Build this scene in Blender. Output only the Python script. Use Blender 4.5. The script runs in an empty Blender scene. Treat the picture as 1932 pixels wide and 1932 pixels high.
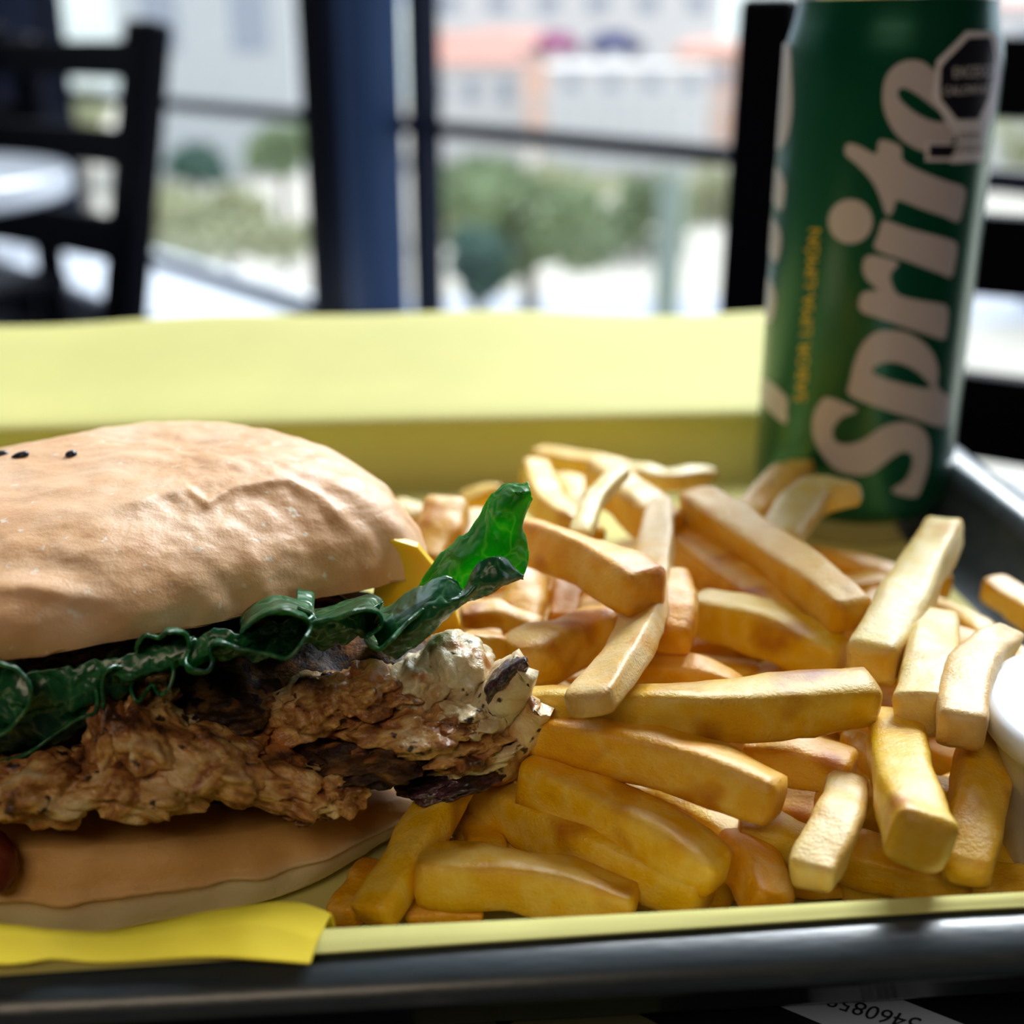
import bpy, bmesh, math, random
from mathutils import Vector, Matrix, noise
from mathutils.geometry import tessellate_polygon
PI = math.pi
S = bpy.context.scene
COL = S.collection

# ------------------------------------------------------------------ camera
TZ = 0.754                       # height of the paper in the tray
CAMH = 0.138                     # lens above that paper
PITCH = math.radians(20.5)
F = 2400.0                       # focal length in pixels of a 1932 px frame
cd = bpy.data.cameras.new('camera')
cam = bpy.data.objects.new('camera', cd); COL.objects.link(cam)
cam.location = (0, 0, TZ + CAMH)
cam.rotation_euler = (PI / 2 - PITCH, 0, 0)
cd.sensor_width = 36; cd.lens = F / 1932 * 36
cd.clip_start = 0.01; cd.clip_end = 500
cd.dof.use_dof = True; cd.dof.focus_distance = 0.212; cd.dof.aperture_fstop = 10.2
S.camera = cam

# ------------------------------------------------------------------ world, light, exposure
w = bpy.data.worlds.new('sky'); S.world = w; w.use_nodes = True
nt = w.node_tree; nt.nodes.clear()
out = nt.nodes.new('ShaderNodeOutputWorld'); bg = nt.nodes.new('ShaderNodeBackground')
tc = nt.nodes.new('ShaderNodeTexCoord'); sp = nt.nodes.new('ShaderNodeSeparateXYZ')
rp = nt.nodes.new('ShaderNodeValToRGB')
rp.color_ramp.elements[0].position = 0.0; rp.color_ramp.elements[0].color = (0.62, 0.72, 0.90, 1)
rp.color_ramp.elements[1].position = 0.6; rp.color_ramp.elements[1].color = (0.80, 0.90, 1.0, 1)
nt.links.new(tc.outputs['Generated'], sp.inputs[0]); nt.links.new(sp.outputs['Z'], rp.inputs[0])
nt.links.new(rp.outputs[0], bg.inputs['Color']); bg.inputs['Strength'].default_value = 0.95
nt.links.new(bg.outputs[0], out.inputs[0])
sd = bpy.data.lights.new('sun', 'SUN'); sd.energy = 4.6; sd.angle = math.radians(30); sd.color = (0.92, 0.95, 1.0)
so = bpy.data.objects.new('sun', sd); COL.objects.link(so); so.rotation_euler = (math.radians(-50), 0, math.radians(-22))
ld = bpy.data.lights.new('warm_fill_light', 'AREA'); ld.shape = 'RECTANGLE'; ld.size = 1.4; ld.size_y = 0.6; ld.energy = 7; ld.color = (1.0, 0.80, 0.58)  # unseen warm fill added behind the camera to brighten the burger's front
lo_ = bpy.data.objects.new('warm_fill_light', ld); COL.objects.link(lo_); lo_.location = (-0.5, -1.5, 2.55); lo_.rotation_euler = (math.radians(38), 0, math.radians(-16))
S.view_settings.view_transform = 'Standard'; S.view_settings.look = 'None'
S.view_settings.exposure = 0.93; S.view_settings.gamma = 1.0; S.view_settings.use_curve_mapping = False

# ------------------------------------------------------------------ pixel -> point on a known height or distance
SP, CP = math.sin(PITCH), math.cos(PITCH)
def ray(px, py):
    a, b = (px - 966) / F, (966 - py) / F
    return Vector((a, CP + b * SP, b * CP - SP))
def P(px, py, z=None, Y=None):
    """point seen at px,py; z = height above the tray paper, or Y = distance ahead"""
    d = ray(px, py)
    t = (z - CAMH) / d.z if z is not None else Y / d.y
    return Vector((d.x * t, d.y * t, TZ + CAMH + d.z * t))
def depth(p):
    q = p - Vector((0, 0, TZ + CAMH)); return q.y * CP - q.z * SP
def frac(p, sc, o=4, H=1.0, L=2.0):
    return noise.fractal(Vector(p) * sc, H, L, o)

# ------------------------------------------------------------------ object helpers
def link(name, me, mat=None, parent=None, loc=None):
    o = bpy.data.objects.new(name, me); COL.objects.link(o)
    if mat and me: me.materials.append(mat)
    if parent: o.parent = parent
    if loc is not None: o.location = loc
    return o
def thing(name, label, cat, loc=(0, 0, 0), group=None):
    o = bpy.data.objects.new(name, None); COL.objects.link(o); o.location = loc
    o.empty_display_size = 0.02
    return tag(o, label, cat, group)
def tag(o, label, cat, group=None, kind=None):
    if label: o['label'] = label
    if cat: o['category'] = cat
    if group: o['group'] = group
    if kind: o['kind'] = kind
    return o
def mesh(name, verts, faces, mat, parent=None, smooth=True):
    """verts in world space; the object's origin is moved to the parent's place"""
    off = Vector(parent_world(parent)) if parent else sum((Vector(v) for v in verts), Vector()) / max(1, len(verts))
    me = bpy.data.meshes.new(name)
    me.from_pydata([tuple(Vector(v) - off) for v in verts], [], faces)
    bm = bmesh.new(); bm.from_mesh(me); bmesh.ops.recalc_face_normals(bm, faces=bm.faces); bm.to_mesh(me); bm.free()
    if smooth: me.shade_smooth()
    o = link(name, me, mat, parent)
    if not parent: o.location = off
    return o
def parent_world(o):
    v = Vector((0, 0, 0))
    while o is not None:
        v += o.location; o = o.parent
    return v
def grid(fn, nu, nv, cu=False, cv=False):
    V, Fc = [], []
    for i in range(nu):
        for j in range(nv):
            V.append(fn(i / (nu if cu else nu - 1), j / (nv if cv else nv - 1)))
    for i in range(nu if cu else nu - 1):
        for j in range(nv if cv else nv - 1):
            a, b = i, (i + 1) % nu; c, d = j, (j + 1) % nv
            Fc.append((a * nv + c, b * nv + c, b * nv + d, a * nv + d))
    return V, Fc
def thick(o, t, off=0.0):
    m = o.modifiers.new('thickness', 'SOLIDIFY'); m.thickness = t; m.offset = off; return o
def catmull(pts, t, closed=False):
    n = len(pts); seg = n if closed else n - 1
    x = min(max(t, 0), 0.999999) * seg; i = int(x); f = x - i
    g = (lambda k: Vector(pts[k % n])) if closed else (lambda k: Vector(pts[min(max(k, 0), n - 1)]))
    p0, p1, p2, p3 = g(i - 1), g(i), g(i + 1), g(i + 2)
    return 0.5 * ((2 * p1) + (p2 - p0) * f + (2 * p0 - 5 * p1 + 4 * p2 - p3) * f * f + (3 * p1 - p0 - 3 * p2 + p3) * f ** 3)
def box_vf(c, ax, ay, az, sx, sy, sz):
    """box centred on c with half sizes along three axes"""
    V = []
    for k in (-1, 1):
        for j in (-1, 1):
            for i in (-1, 1):
                V.append(Vector(c) + ax * sx * i + ay * sy * j + az * sz * k)
    return V, [(0, 1, 3, 2), (4, 6, 7, 5), (0, 4, 5, 1), (2, 3, 7, 6), (0, 2, 6, 4), (1, 5, 7, 3)]
def box(name, c, s, mat, parent=None, ax=Vector((1, 0, 0)), ay=Vector((0, 1, 0)), az=Vector((0, 0, 1)), bev=0.0):
    V, Fc = box_vf(c, ax, ay, az, s[0] / 2, s[1] / 2, s[2] / 2)
    o = mesh(name, V, Fc, mat, parent, smooth=False)
    if bev:
        m = o.modifiers.new('bevel', 'BEVEL'); m.width = bev; m.segments = 3
    return o

# ------------------------------------------------------------------ materials
def N(t, k, **kw):
    n = t.nodes.new(k)
    for a, b in kw.items():
        if hasattr(n, a): setattr(n, a, b)
    return n
def mat(name, col, rough=0.5, metal=0.0, spec=0.5, sss=0.0, sssr=(0.5, 0.3, 0.1), sscale=0.002, coat=0.0, emit=None, sheen=0.0, trans=0.0):
    m = bpy.data.materials.new(name); m.use_nodes = True
    b = m.node_tree.nodes['Principled BSDF']
    b.inputs['Base Color'].default_value = (*col, 1); b.inputs['Roughness'].default_value = rough
    b.inputs['Metallic'].default_value = metal; b.inputs['Specular IOR Level'].default_value = spec
    b.inputs['Subsurface Weight'].default_value = sss
    b.inputs['Subsurface Radius'].default_value = sssr; b.inputs['Subsurface Scale'].default_value = sscale
    b.inputs['Coat Weight'].default_value = coat; b.inputs['Coat Roughness'].default_value = 0.15
    if emit: b.inputs['Emission Color'].default_value = (*emit[0], 1); b.inputs['Emission Strength'].default_value = emit[1]
    return m
def noise_col(m, stops, scale, detail=4, rough=0.55, dist=0.0, coords='Object', stretch=None):
    """colour ramp driven by a noise in object space"""
    t = m.node_tree; b = t.nodes['Principled BSDF']
    tc = N(t, 'ShaderNodeTexCoord'); nz = N(t, 'ShaderNodeTexNoise'); cr = N(t, 'ShaderNodeValToRGB')
    src = tc.outputs[coords]
    if stretch:
        mp = N(t, 'ShaderNodeMapping'); mp.inputs['Scale'].default_value = stretch
        t.links.new(src, mp.inputs[0]); src = mp.outputs[0]
    nz.inputs['Scale'].default_value = scale; nz.inputs['Detail'].default_value = detail
    nz.inputs['Roughness'].default_value = rough; nz.inputs['Distortion'].default_value = dist
    t.links.new(src, nz.inputs['Vector']); t.links.new(nz.outputs['Fac'], cr.inputs[0])
    e = cr.color_ramp.elements
    while len(e) < len(stops): e.new(0.5)
    for k, (p, c) in enumerate(stops): e[k].position = p; e[k].color = (*c, 1)
    t.links.new(cr.outputs[0], b.inputs['Base Color'])
    return cr, src
def mix_spots(m, base, col, scale, lo, hi, src=None, kind='noise'):
    t = m.node_tree; b = t.nodes['Principled BSDF']
    tc = N(t, 'ShaderNodeTexCoord')
    nz = N(t, 'ShaderNodeTexNoise') if kind == 'noise' else N(t, 'ShaderNodeTexVoronoi')
    nz.inputs['Scale'].default_value = scale
    t.links.new(src or tc.outputs['Object'], nz.inputs['Vector'])
    mr = N(t, 'ShaderNodeMapRange'); mr.inputs['From Min'].default_value = lo; mr.inputs['From Max'].default_value = hi
    t.links.new(nz.outputs['Fac' if kind == 'noise' else 'Distance'], mr.inputs['Value'])
    mx = N(t, 'ShaderNodeMix', data_type='RGBA')
    t.links.new(mr.outputs[0], mx.inputs['Factor'])
    t.links.new(base, mx.inputs[6]); mx.inputs[7].default_value = (*col, 1)
    t.links.new(mx.outputs[2], b.inputs['Base Color'])
    return mx.outputs[2]
def bump(m, scale, strength, dist, detail=4, stretch=None, prev=None, rough=0.6):
    t = m.node_tree; b = t.nodes['Principled BSDF']
    tc = N(t, 'ShaderNodeTexCoord'); nz = N(t, 'ShaderNodeTexNoise'); bp = N(t, 'ShaderNodeBump')
    src = tc.outputs['Object']
    if stretch:
        mp = N(t, 'ShaderNodeMapping'); mp.inputs['Scale'].default_value = stretch
        t.links.new(src, mp.inputs[0]); src = mp.outputs[0]
    nz.inputs['Scale'].default_value = scale; nz.inputs['Detail'].default_value = detail; nz.inputs['Roughness'].default_value = rough
    t.links.new(src, nz.inputs['Vector']); t.links.new(nz.outputs['Fac'], bp.inputs['Height'])
    bp.inputs['Strength'].default_value = strength; bp.inputs['Distance'].default_value = dist
    if prev: t.links.new(prev.outputs[0], bp.inputs['Normal'])
    t.links.new(bp.outputs[0], b.inputs['Normal'])
    return bp

M = {}
M['black_wood'] = mat('black_wood', (0.0015, 0.002, 0.006), 0.6, spec=0.08); bump(M['black_wood'], 60, 0.3, 0.001)
M['dark_metal'] = mat('dark_metal', (0.005, 0.008, 0.022), 0.5, spec=0.15)
M['blue_metal'] = mat('blue_metal', (0.025, 0.060, 0.150), 0.5, 0.1, spec=0.3)
M['navy_metal'] = mat('navy_metal', (0.004, 0.006, 0.022), 0.5, spec=0.15)
M['plaster'] = mat('plaster', (0.30, 0.31, 0.36), 0.8); bump(M['plaster'], 30, 0.3, 0.003)
M['dark_plaster'] = mat('dark_plaster', (0.05, 0.045, 0.04), 0.8)
M['floor'] = mat('floor_tile', (0.10, 0.11, 0.15), 0.35); noise_col(M['floor'], [(0.3, (0.07, 0.08, 0.11)), (0.7, (0.14, 0.15, 0.19))], 6)
M['white_table'] = mat('white_laminate', (0.72, 0.76, 0.84), 0.3)
M['table'] = mat('dark_table', (0.010, 0.012, 0.022), 0.4)
noise_col(M['table'], [(0.3, (0.006, 0.007, 0.014)), (0.7, (0.020, 0.022, 0.034))], 8, stretch=(1, 14, 1))
# tray: scuffed slate plastic
M['tray'] = mat('tray_plastic', (0.05, 0.07, 0.09), 0.34, spec=0.6)
cr, s_ = noise_col(M['tray'], [(0.3, (0.022, 0.032, 0.042)), (0.6, (0.045, 0.060, 0.072)), (0.8, (0.12, 0.12, 0.13))], 90, 6, 0.7, stretch=(0.35, 2.2, 2.2))
M['tray'].node_tree.nodes['Principled BSDF'].inputs['Coat Weight'].default_value = 0.25
bump(M['tray'], 500, 0.25, 0.0004, stretch=(0.3, 1, 1))
# yellow paper
def paper(name, col, tr):
    m = bpy.data.materials.new(name); m.use_nodes = True; t = m.node_tree
    b = t.nodes['Principled BSDF']; o = t.nodes['Material Output']
    b.inputs['Base Color'].default_value = (*col, 1); b.inputs['Roughness'].default_value = 0.72; b.inputs['Specular IOR Level'].default_value = 0.3
    noise_col(m, [(0.3, tuple(c * 0.93 for c in col)), (0.7, col)], 25)
    bump(m, 700, 0.15, 0.0002)
    tl = N(t, 'ShaderNodeBsdfTranslucent'); tl.inputs[0].default_value = (*tr, 1)
    mx = N(t, 'ShaderNodeMixShader'); mx.inputs[0].default_value = 0.18
    t.links.new(b.outputs[0], mx.inputs[1]); t.links.new(tl.outputs[0], mx.inputs[2]); t.links.new(mx.outputs[0], o.inputs[0])
    return m
M['paper'] = paper('yellow_paper', (0.78, 0.74, 0.26), (0.85, 0.75, 0.10))
M['wrap'] = paper('bright_yellow_paper', (0.85, 0.66, 0.03), (0.9, 0.65, 0.02))
M['receipt'] = mat('receipt_paper', (0.45, 0.55, 0.75), 0.7); M['ink'] = mat('ink', (0.01, 0.01, 0.015), 0.6)
M['coaster'] = mat('coaster_card', (0.10, 0.12, 0.06), 0.7)
cr, s_ = noise_col(M['coaster'], [(0.3, (0.08, 0.10, 0.05)), (0.7, (0.13, 0.14, 0.07))], 60)
mix_spots(M['coaster'], cr.outputs[0], (0.01, 0.01, 0.02), 350, 0.16, 0.10, kind='voronoi')
# can
M['can'] = mat('green_can', (0.0, 0.095, 0.052), 0.30, 0.5, coat=0.35)
M['can_white'] = mat('can_white_print', (0.50, 0.47, 0.56), 0.38, 0.0, coat=0.2)
M['sticker'] = mat('sticker_white', (0.72, 0.72, 0.86), 0.4)
M['can_gold'] = mat('can_yellow_print', (0.80, 0.52, 0.02), 0.4)
M['can_black'] = mat('can_black_print', (0.008, 0.008, 0.02), 0.3, coat=0.3)
M['alu'] = mat('brushed_aluminium', (0.70, 0.68, 0.70), 0.3, 1.0)
M['cup'] = mat('white_cup_plastic', (0.86, 0.89, 0.96), 0.35, sss=0.3, sssr=(1, 1, 1))
M['cup_side'] = mat('cup_frosted_plastic', (0.80, 0.84, 0.86), 0.3, sss=0.3, sssr=(1, 1, 1))
M['sauce'] = mat('cream_sauce', (0.85, 0.86, 0.90), 0.3, sss=0.3, sssr=(1, 1, 1))

# fries
def fry_mat(name, pale, gold, brown):
    m = mat(name, gold, 0.42, spec=0.5, sss=0.15, sssr=(1.0, 0.35, 0.05), sscale=0.002, coat=0.35)
    m.node_tree.nodes['Principled BSDF'].inputs['Coat Roughness'].default_value = 0.42
    t = m.node_tree
    cr, src = noise_col(m, [(0.30, gold), (0.52, pale), (0.75, gold)], 120, 3, 0.5)
    oi = N(t, 'ShaderNodeObjectInfo'); ad = N(t, 'ShaderNodeVectorMath', operation='ADD')
    tc = N(t, 'ShaderNodeTexCoord')
    mu = N(t, 'ShaderNodeVectorMath', operation='SCALE'); t.links.new(oi.outputs['Location'], mu.inputs[0]); mu.inputs['Scale'].default_value = 13.0
    t.links.new(tc.outputs['Object'], ad.inputs[0]); t.links.new(mu.outputs[0], ad.inputs[1])
    for n in t.nodes:
        if n.type == 'TEX_NOISE': t.links.new(ad.outputs[0], n.inputs['Vector'])
    s1 = mix_spots(m, cr.outputs[0], brown, 85, 0.58, 0.78, src=ad.outputs[0])
    # crisp browned ends and edges, baked into a mesh attribute by the fry's own shape
    at = N(t, 'ShaderNodeAttribute'); at.attribute_name = 'crisp'
    mx = N(t, 'ShaderNodeMix', data_type='RGBA'); t.links.new(at.outputs['Fac'], mx.inputs['Factor'])
    t.links.new(s1, mx.inputs[6]); mx.inputs[7].default_value = (*brown, 1)
    hv = N(t, 'ShaderNodeHueSaturation'); t.links.new(mx.outputs[2], hv.inputs['Color'])
    mr = N(t, 'ShaderNodeMapRange'); t.links.new(oi.outputs['Random'], mr.inputs[0])
    mr.inputs['To Min'].default_value = 0.86; mr.inputs['To Max'].default_value = 1.08
    t.links.new(mr.outputs[0], hv.inputs['Value'])
    wn = N(t, 'ShaderNodeTexWhiteNoise'); wn.noise_dimensions = '1D'; t.links.new(oi.outputs['Random'], wn.inputs['W'])
    mh = N(t, 'ShaderNodeMapRange'); mh.inputs['To Min'].default_value = 0.487; mh.inputs['To Max'].default_value = 0.512
    t.links.new(wn.outputs['Value'], mh.inputs[0]); t.links.new(mh.outputs[0], hv.inputs['Hue']); hv.inputs['Saturation'].default_value = 1.14
    t.links.new(hv.outputs[0], t.nodes['Principled BSDF'].inputs['Base Color'])
    b1 = bump(m, 230, 0.5, 0.0010, 6, rough=0.55); bump(m, 1700, 0.6, 0.0003, 3, prev=b1)
    return m
M['fry'] = fry_mat('fried_potato', (0.88, 0.59, 0.17), (0.82, 0.42, 0.028), (0.46, 0.14, 0.02))
M['fry_pale'] = fry_mat('pale_fried_potato', (0.88, 0.70, 0.34), (0.84, 0.58, 0.17), (0.64, 0.30, 0.07))
# bread
M['bun'] = mat('bun_crust', (0.62, 0.36, 0.17), 0.48, spec=0.4, sss=0.15, sssr=(1, 0.5, 0.25), sscale=0.003)
cr, s_ = noise_col(M['bun'], [(0.28, (0.66, 0.32, 0.12)), (0.5, (0.80, 0.47, 0.24)), (0.72, (0.87, 0.60, 0.39))], 55, 5, 0.55)
o1 = mix_spots(M['bun'], cr.outputs[0], (0.86, 0.72, 0.56), 420, 0.66, 0.74)
b1 = bump(M['bun'], 130, 0.25, 0.0012, 6); b2 = bump(M['bun'], 900, 0.30, 0.0003, 3, prev=b1)
M['crumb'] = mat('toasted_crumb', (0.42, 0.22, 0.09), 0.8); noise_col(M['crumb'], [(0.3, (0.16, 0.07, 0.03)), (0.7, (0.55, 0.33, 0.15))], 220); bump(M['crumb'], 500, 0.9, 0.001)
M['base_bun'] = mat('base_bun_crust', (0.62, 0.42, 0.2), 0.55, sss=0.15, sssr=(1, 0.5, 0.25), sscale=0.003)
t = M['base_bun'].node_tree
cr, s_ = noise_col(M['base_bun'], [(0.3, (0.64, 0.33, 0.09)), (0.7, (0.80, 0.46, 0.15))], 60, 5)
at = N(t, 'ShaderNodeAttribute'); at.attribute_name = 'pale'
mx = N(t, 'ShaderNodeMix', data_type='RGBA'); t.links.new(at.outputs['Fac'], mx.inputs['Factor']); t.links.new(cr.outputs[0], mx.inputs[6]); mx.inputs[7].default_value = (0.84, 0.72, 0.48, 1)
t.links.new(mx.outputs[2], t.nodes['Principled BSDF'].inputs['Base Color'])
b1 = bump(M['base_bun'], 160, 0.3, 0.001, 6); bump(M['base_bun'], 900, 0.3, 0.0003, 3, prev=b1)
M['seed'] = mat('black_sesame', (0.012, 0.014, 0.03), 0.35)
# lettuce
def leafmat(name, c1, c2, vein, tr, trw, rough, coat):
    m = mat(name, c1, rough, coat=coat); t = m.node_tree; b = t.nodes['Principled BSDF']; o = t.nodes['Material Output']
    cr, s_ = noise_col(m, [(0.3, c1), (0.7, c2)], 110)
    tc = N(t, 'ShaderNodeTexCoord'); nz = N(t, 'ShaderNodeTexNoise'); nz.inputs['Scale'].default_value = 150
    mxv = N(t, 'ShaderNodeMix', data_type='RGBA'); mxv.inputs['Factor'].default_value = 0.012
    t.links.new(tc.outputs['Object'], nz.inputs['Vector']); t.links.new(tc.outputs['Object'], mxv.inputs[6]); t.links.new(nz.outputs['Color'], mxv.inputs[7])
    vo = N(t, 'ShaderNodeTexVoronoi', feature='DISTANCE_TO_EDGE'); vo.inputs['Scale'].default_value = 105
    t.links.new(mxv.outputs[2], vo.inputs['Vector'])
    mr = N(t, 'ShaderNodeMapRange'); mr.inputs['From Min'].default_value = 0.0; mr.inputs['From Max'].default_value = 0.055
    mr.inputs['To Min'].default_value = 0.75; mr.inputs['To Max'].default_value = 0.0
    t.links.new(vo.outputs['Distance'], mr.inputs[0])
    mx = N(t, 'ShaderNodeMix', data_type='RGBA'); t.links.new(mr.outputs[0], mx.inputs['Factor'])
    t.links.new(cr.outputs[0], mx.inputs[6]); mx.inputs[7].default_value = (*vein, 1)
    t.links.new(mx.outputs[2], b.inputs['Base Color'])
    bp = N(t, 'ShaderNodeBump'); bp.inputs['Distance'].default_value = 0.0008; bp.inputs['Strength'].default_value = 0.6
    mr2 = N(t, 'ShaderNodeMapRange'); mr2.inputs['From Max'].default_value = 0.25; t.links.new(vo.outputs['Distance'], mr2.inputs[0])
    t.links.new(mr2.outputs[0], bp.inputs['Height']); t.links.new(bp.outputs[0], b.inputs['Normal'])
    tl = N(t, 'ShaderNodeBsdfTranslucent'); m2 = N(t, 'ShaderNodeMix', data_type='RGBA', blend_type='MULTIPLY'); m2.inputs['Factor'].default_value = 0.6
    t.links.new(mr.outputs[0], m2.inputs['Factor']); m2.inputs[6].default_value = (*tr, 1); m2.inputs[7].default_value = (1.0, 1.0, 0.5, 1)
    m2.blend_type = 'MIX'; m2.inputs[7].default_value = (0.35, 0.75, 0.08, 1)
    t.links.new(m2.outputs[2], tl.inputs[0])
    ms = N(t, 'ShaderNodeMixShader'); ms.inputs[0].default_value = trw
    t.links.new(b.outputs[0], ms.inputs[1]); t.links.new(tl.outputs[0], ms.inputs[2]); t.links.new(ms.outputs[0], o.inputs[0])
    return m
M['leaf'] = leafmat('lettuce_bright', (0.010, 0.16, 0.008), (0.025, 0.26, 0.012), (0.18, 0.45, 0.06), (0.02, 0.55, 0.01), 0.55, 0.4, 0.2)
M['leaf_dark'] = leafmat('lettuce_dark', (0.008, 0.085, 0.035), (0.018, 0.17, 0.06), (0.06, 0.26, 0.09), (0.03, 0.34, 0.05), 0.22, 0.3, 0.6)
M['cheese'] = mat('yellow_cheese', (0.90, 0.56, 0.01), 0.35, sss=0.3, sssr=(1, 0.6, 0.1), sscale=0.003)
M['tomato'] = mat('red_tomato', (0.20, 0.03, 0.02), 0.4, coat=0.1, sss=0.2, sssr=(1, 0.2, 0.1))
# chicken
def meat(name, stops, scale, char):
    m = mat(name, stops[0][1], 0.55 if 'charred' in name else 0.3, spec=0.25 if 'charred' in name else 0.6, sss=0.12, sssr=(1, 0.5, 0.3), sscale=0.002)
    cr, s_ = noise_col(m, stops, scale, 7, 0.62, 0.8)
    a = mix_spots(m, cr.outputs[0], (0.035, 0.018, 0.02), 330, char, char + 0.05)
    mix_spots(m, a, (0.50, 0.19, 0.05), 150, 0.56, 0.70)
    b1 = bump(m, 300, 0.6, 0.0012, 6); bump(m, 1100, 0.5, 0.0004, 3, prev=b1)
    return m
M['meat_cream'] = meat('grilled_chicken_pale', [(0.30, (0.50, 0.28, 0.10)), (0.46, (0.70, 0.55, 0.32)), (0.65, (0.78, 0.70, 0.50))], 120, 0.655)
M['meat_brown'] = meat('grilled_chicken_brown', [(0.36, (0.07, 0.025, 0.014)), (0.46, (0.36, 0.14, 0.04)), (0.54, (0.66, 0.38, 0.13)), (0.68, (0.84, 0.68, 0.42))], 105, 0.64)
M['meat_dark'] = meat('charred_shaded_chicken', [(0.38, (0.010, 0.006, 0.005)), (0.52, (0.07, 0.03, 0.013)), (0.66, (0.34, 0.17, 0.06))], 110, 0.55)  # dark tones also paint the shade in the void between chicken pieces
M['char'] = mat('char', (0.02, 0.015, 0.025), 0.3, coat=0.5); noise_col(M['char'], [(0.4, (0.008, 0.006, 0.012)), (0.6, (0.10, 0.03, 0.05)), (0.75, (0.35, 0.36, 0.42))], 420, 5, 0.7); bump(M['char'], 700, 0.8, 0.0008)
# outside
def plain(name, col, rough=0.9, var=0.0, sc=2.0):
    m = mat(name, col, rough)
    if var: noise_col(m, [(0.3, tuple(c * (1 - var) for c in col)), (0.7, tuple(min(1, c * (1 + var)) for c in col))], sc)
    return m
M['ground'] = plain('pale_ground', (0.44, 0.40, 0.34), var=0.12, sc=0.12)
M['road'] = plain('grey_road', (0.34, 0.36, 0.42), var=0.05)
M['foliage'] = plain('foliage', (0.24, 0.30, 0.15), var=0.35, sc=0.7)
M['foliage_pale'] = plain('pale_foliage', (0.44, 0.44, 0.26), var=0.2, sc=0.7)
M['foliage_dark'] = plain('dark_foliage', (0.08, 0.15, 0.11), var=0.3, sc=0.7)
M['bark'] = plain('bark', (0.18, 0.16, 0.14))
M['wall_white'] = plain('white_render', (0.74, 0.70, 0.68), var=0.04)
M['wall_grey'] = plain('grey_render', (0.58, 0.58, 0.58), var=0.05)
M['wall_peach'] = plain('peach_render', (0.75, 0.50, 0.40), var=0.05)
M['post_paint'] = plain('grey_green_paint', (0.26, 0.30, 0.25))
M['hill'] = plain('hazy_hill', (0.50, 0.52, 0.48), var=0.1, sc=0.05)
M['roof'] = plain('clay_roof', (0.56, 0.27, 0.21), var=0.1)
M['glassdark'] = plain('dark_window', (0.36, 0.38, 0.44), 0.2)
M['carpaint'] = mat('blue_car_paint', (0.07, 0.08, 0.22), 0.3, coat=0.5)
M['pinkcar'] = mat('magenta_paint', (0.45, 0.10, 0.25), 0.3, coat=0.5)
M['tyre'] = plain('tyre', (0.03, 0.03, 0.03))
g = bpy.data.materials.new('window_glass'); g.use_nodes = True; t = g.node_tree
o = t.nodes['Material Output']; t.nodes.remove(t.nodes['Principled BSDF'])
tr = N(t, 'ShaderNodeBsdfTransparent'); tr.inputs[0].default_value = (0.96, 0.98, 0.98, 1)
gl = N(t, 'ShaderNodeBsdfGlossy'); gl.inputs['Roughness'].default_value = 0.03
ms = N(t, 'ShaderNodeMixShader'); ms.inputs[0].default_value = 0.05; t.links.new(tr.outputs[0], ms.inputs[1]); t.links.new(gl.outputs[0], ms.inputs[2]); t.links.new(ms.outputs[0], o.inputs[0])
M['glass'] = g

# ================================================================== ROOM SHELL
X3, Y3, Z3 = Vector((1, 0, 0)), Vector((0, 1, 0)), Vector((0, 0, 1))
def struct(name, c, s, mt, **k):
    o = box(name, c, s, mt, **k); o['kind'] = 'structure'; return o
RZ = -0.024                                   # window rail, relative to the paper
WA, WB = P(308, 195, z=RZ), P(1892, 341, z=RZ)
WD = (WB - WA); WD.z = 0; WD.normalize()       # along the window wall, to the right and nearer
WN = Vector((WD.y, -WD.x, 0))                  # inwards, towards the table
if WN.y > 0: WN = -WN
def WP(px, zw, inn=0.0):
    q = P(px, 195 + (px - 308) * (341 - 195) / (1892 - 308), z=RZ)
    return Vector((q.x, q.y, zw)) + WN * inn
def wspan(name, pa, pb, z0, z1, dep, mt, inn=0.0, parent=None, bev=0.0):
    a, b = WP(pa, 0, inn), WP(pb, 0, inn); c = (a + b) / 2; c.z = (z0 + z1) / 2
    return box(name, c, ((b - a).length, dep, z1 - z0), mt, parent, ax=WD, ay=WN, az=Z3, bev=bev)
SILL, HEAD, CEIL = 0.300, 2.55, 2.75
LEFT, RIGHT = -420, 2900
cl = struct('ceiling', (-1.0, -0.4, CEIL + 0.05), (9, 4.2, 0.1), M['dark_plaster'])  # unseen; reaches far enough forward to block steep sky light
wf = struct('wall_front', (-1.0, -2.5, CEIL / 2), (9, 0.12, CEIL), M['dark_plaster'])
ea, eb = WP(LEFT, 0), WP(RIGHT, 0)
fp = [Vector((ea.x, -2.5, 0)), Vector((eb.x, -2.5, 0)), eb, ea]
fl = mesh('floor', fp + [p - Z3 * 0.1 for p in fp], [(0, 1, 2, 3), (7, 6, 5, 4), (0, 4, 5, 1), (1, 5, 6, 2), (2, 6, 7, 3), (3, 7, 4, 0)], M['floor'], None, smooth=False); fl['kind'] = 'structure'
wl_ = struct('wall_left', (ea.x - 0.06, (ea.y - 2.5) / 2, CEIL / 2), (0.12, ea.y + 2.5, CEIL), M['dark_plaster'])
wr_ = struct('wall_right_blocker', (eb.x + 0.06, -0.95, CEIL / 2), (0.12, 3.1, CEIL), M['dark_plaster'])  # unseen partial wall added to block sky light from the right

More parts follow.
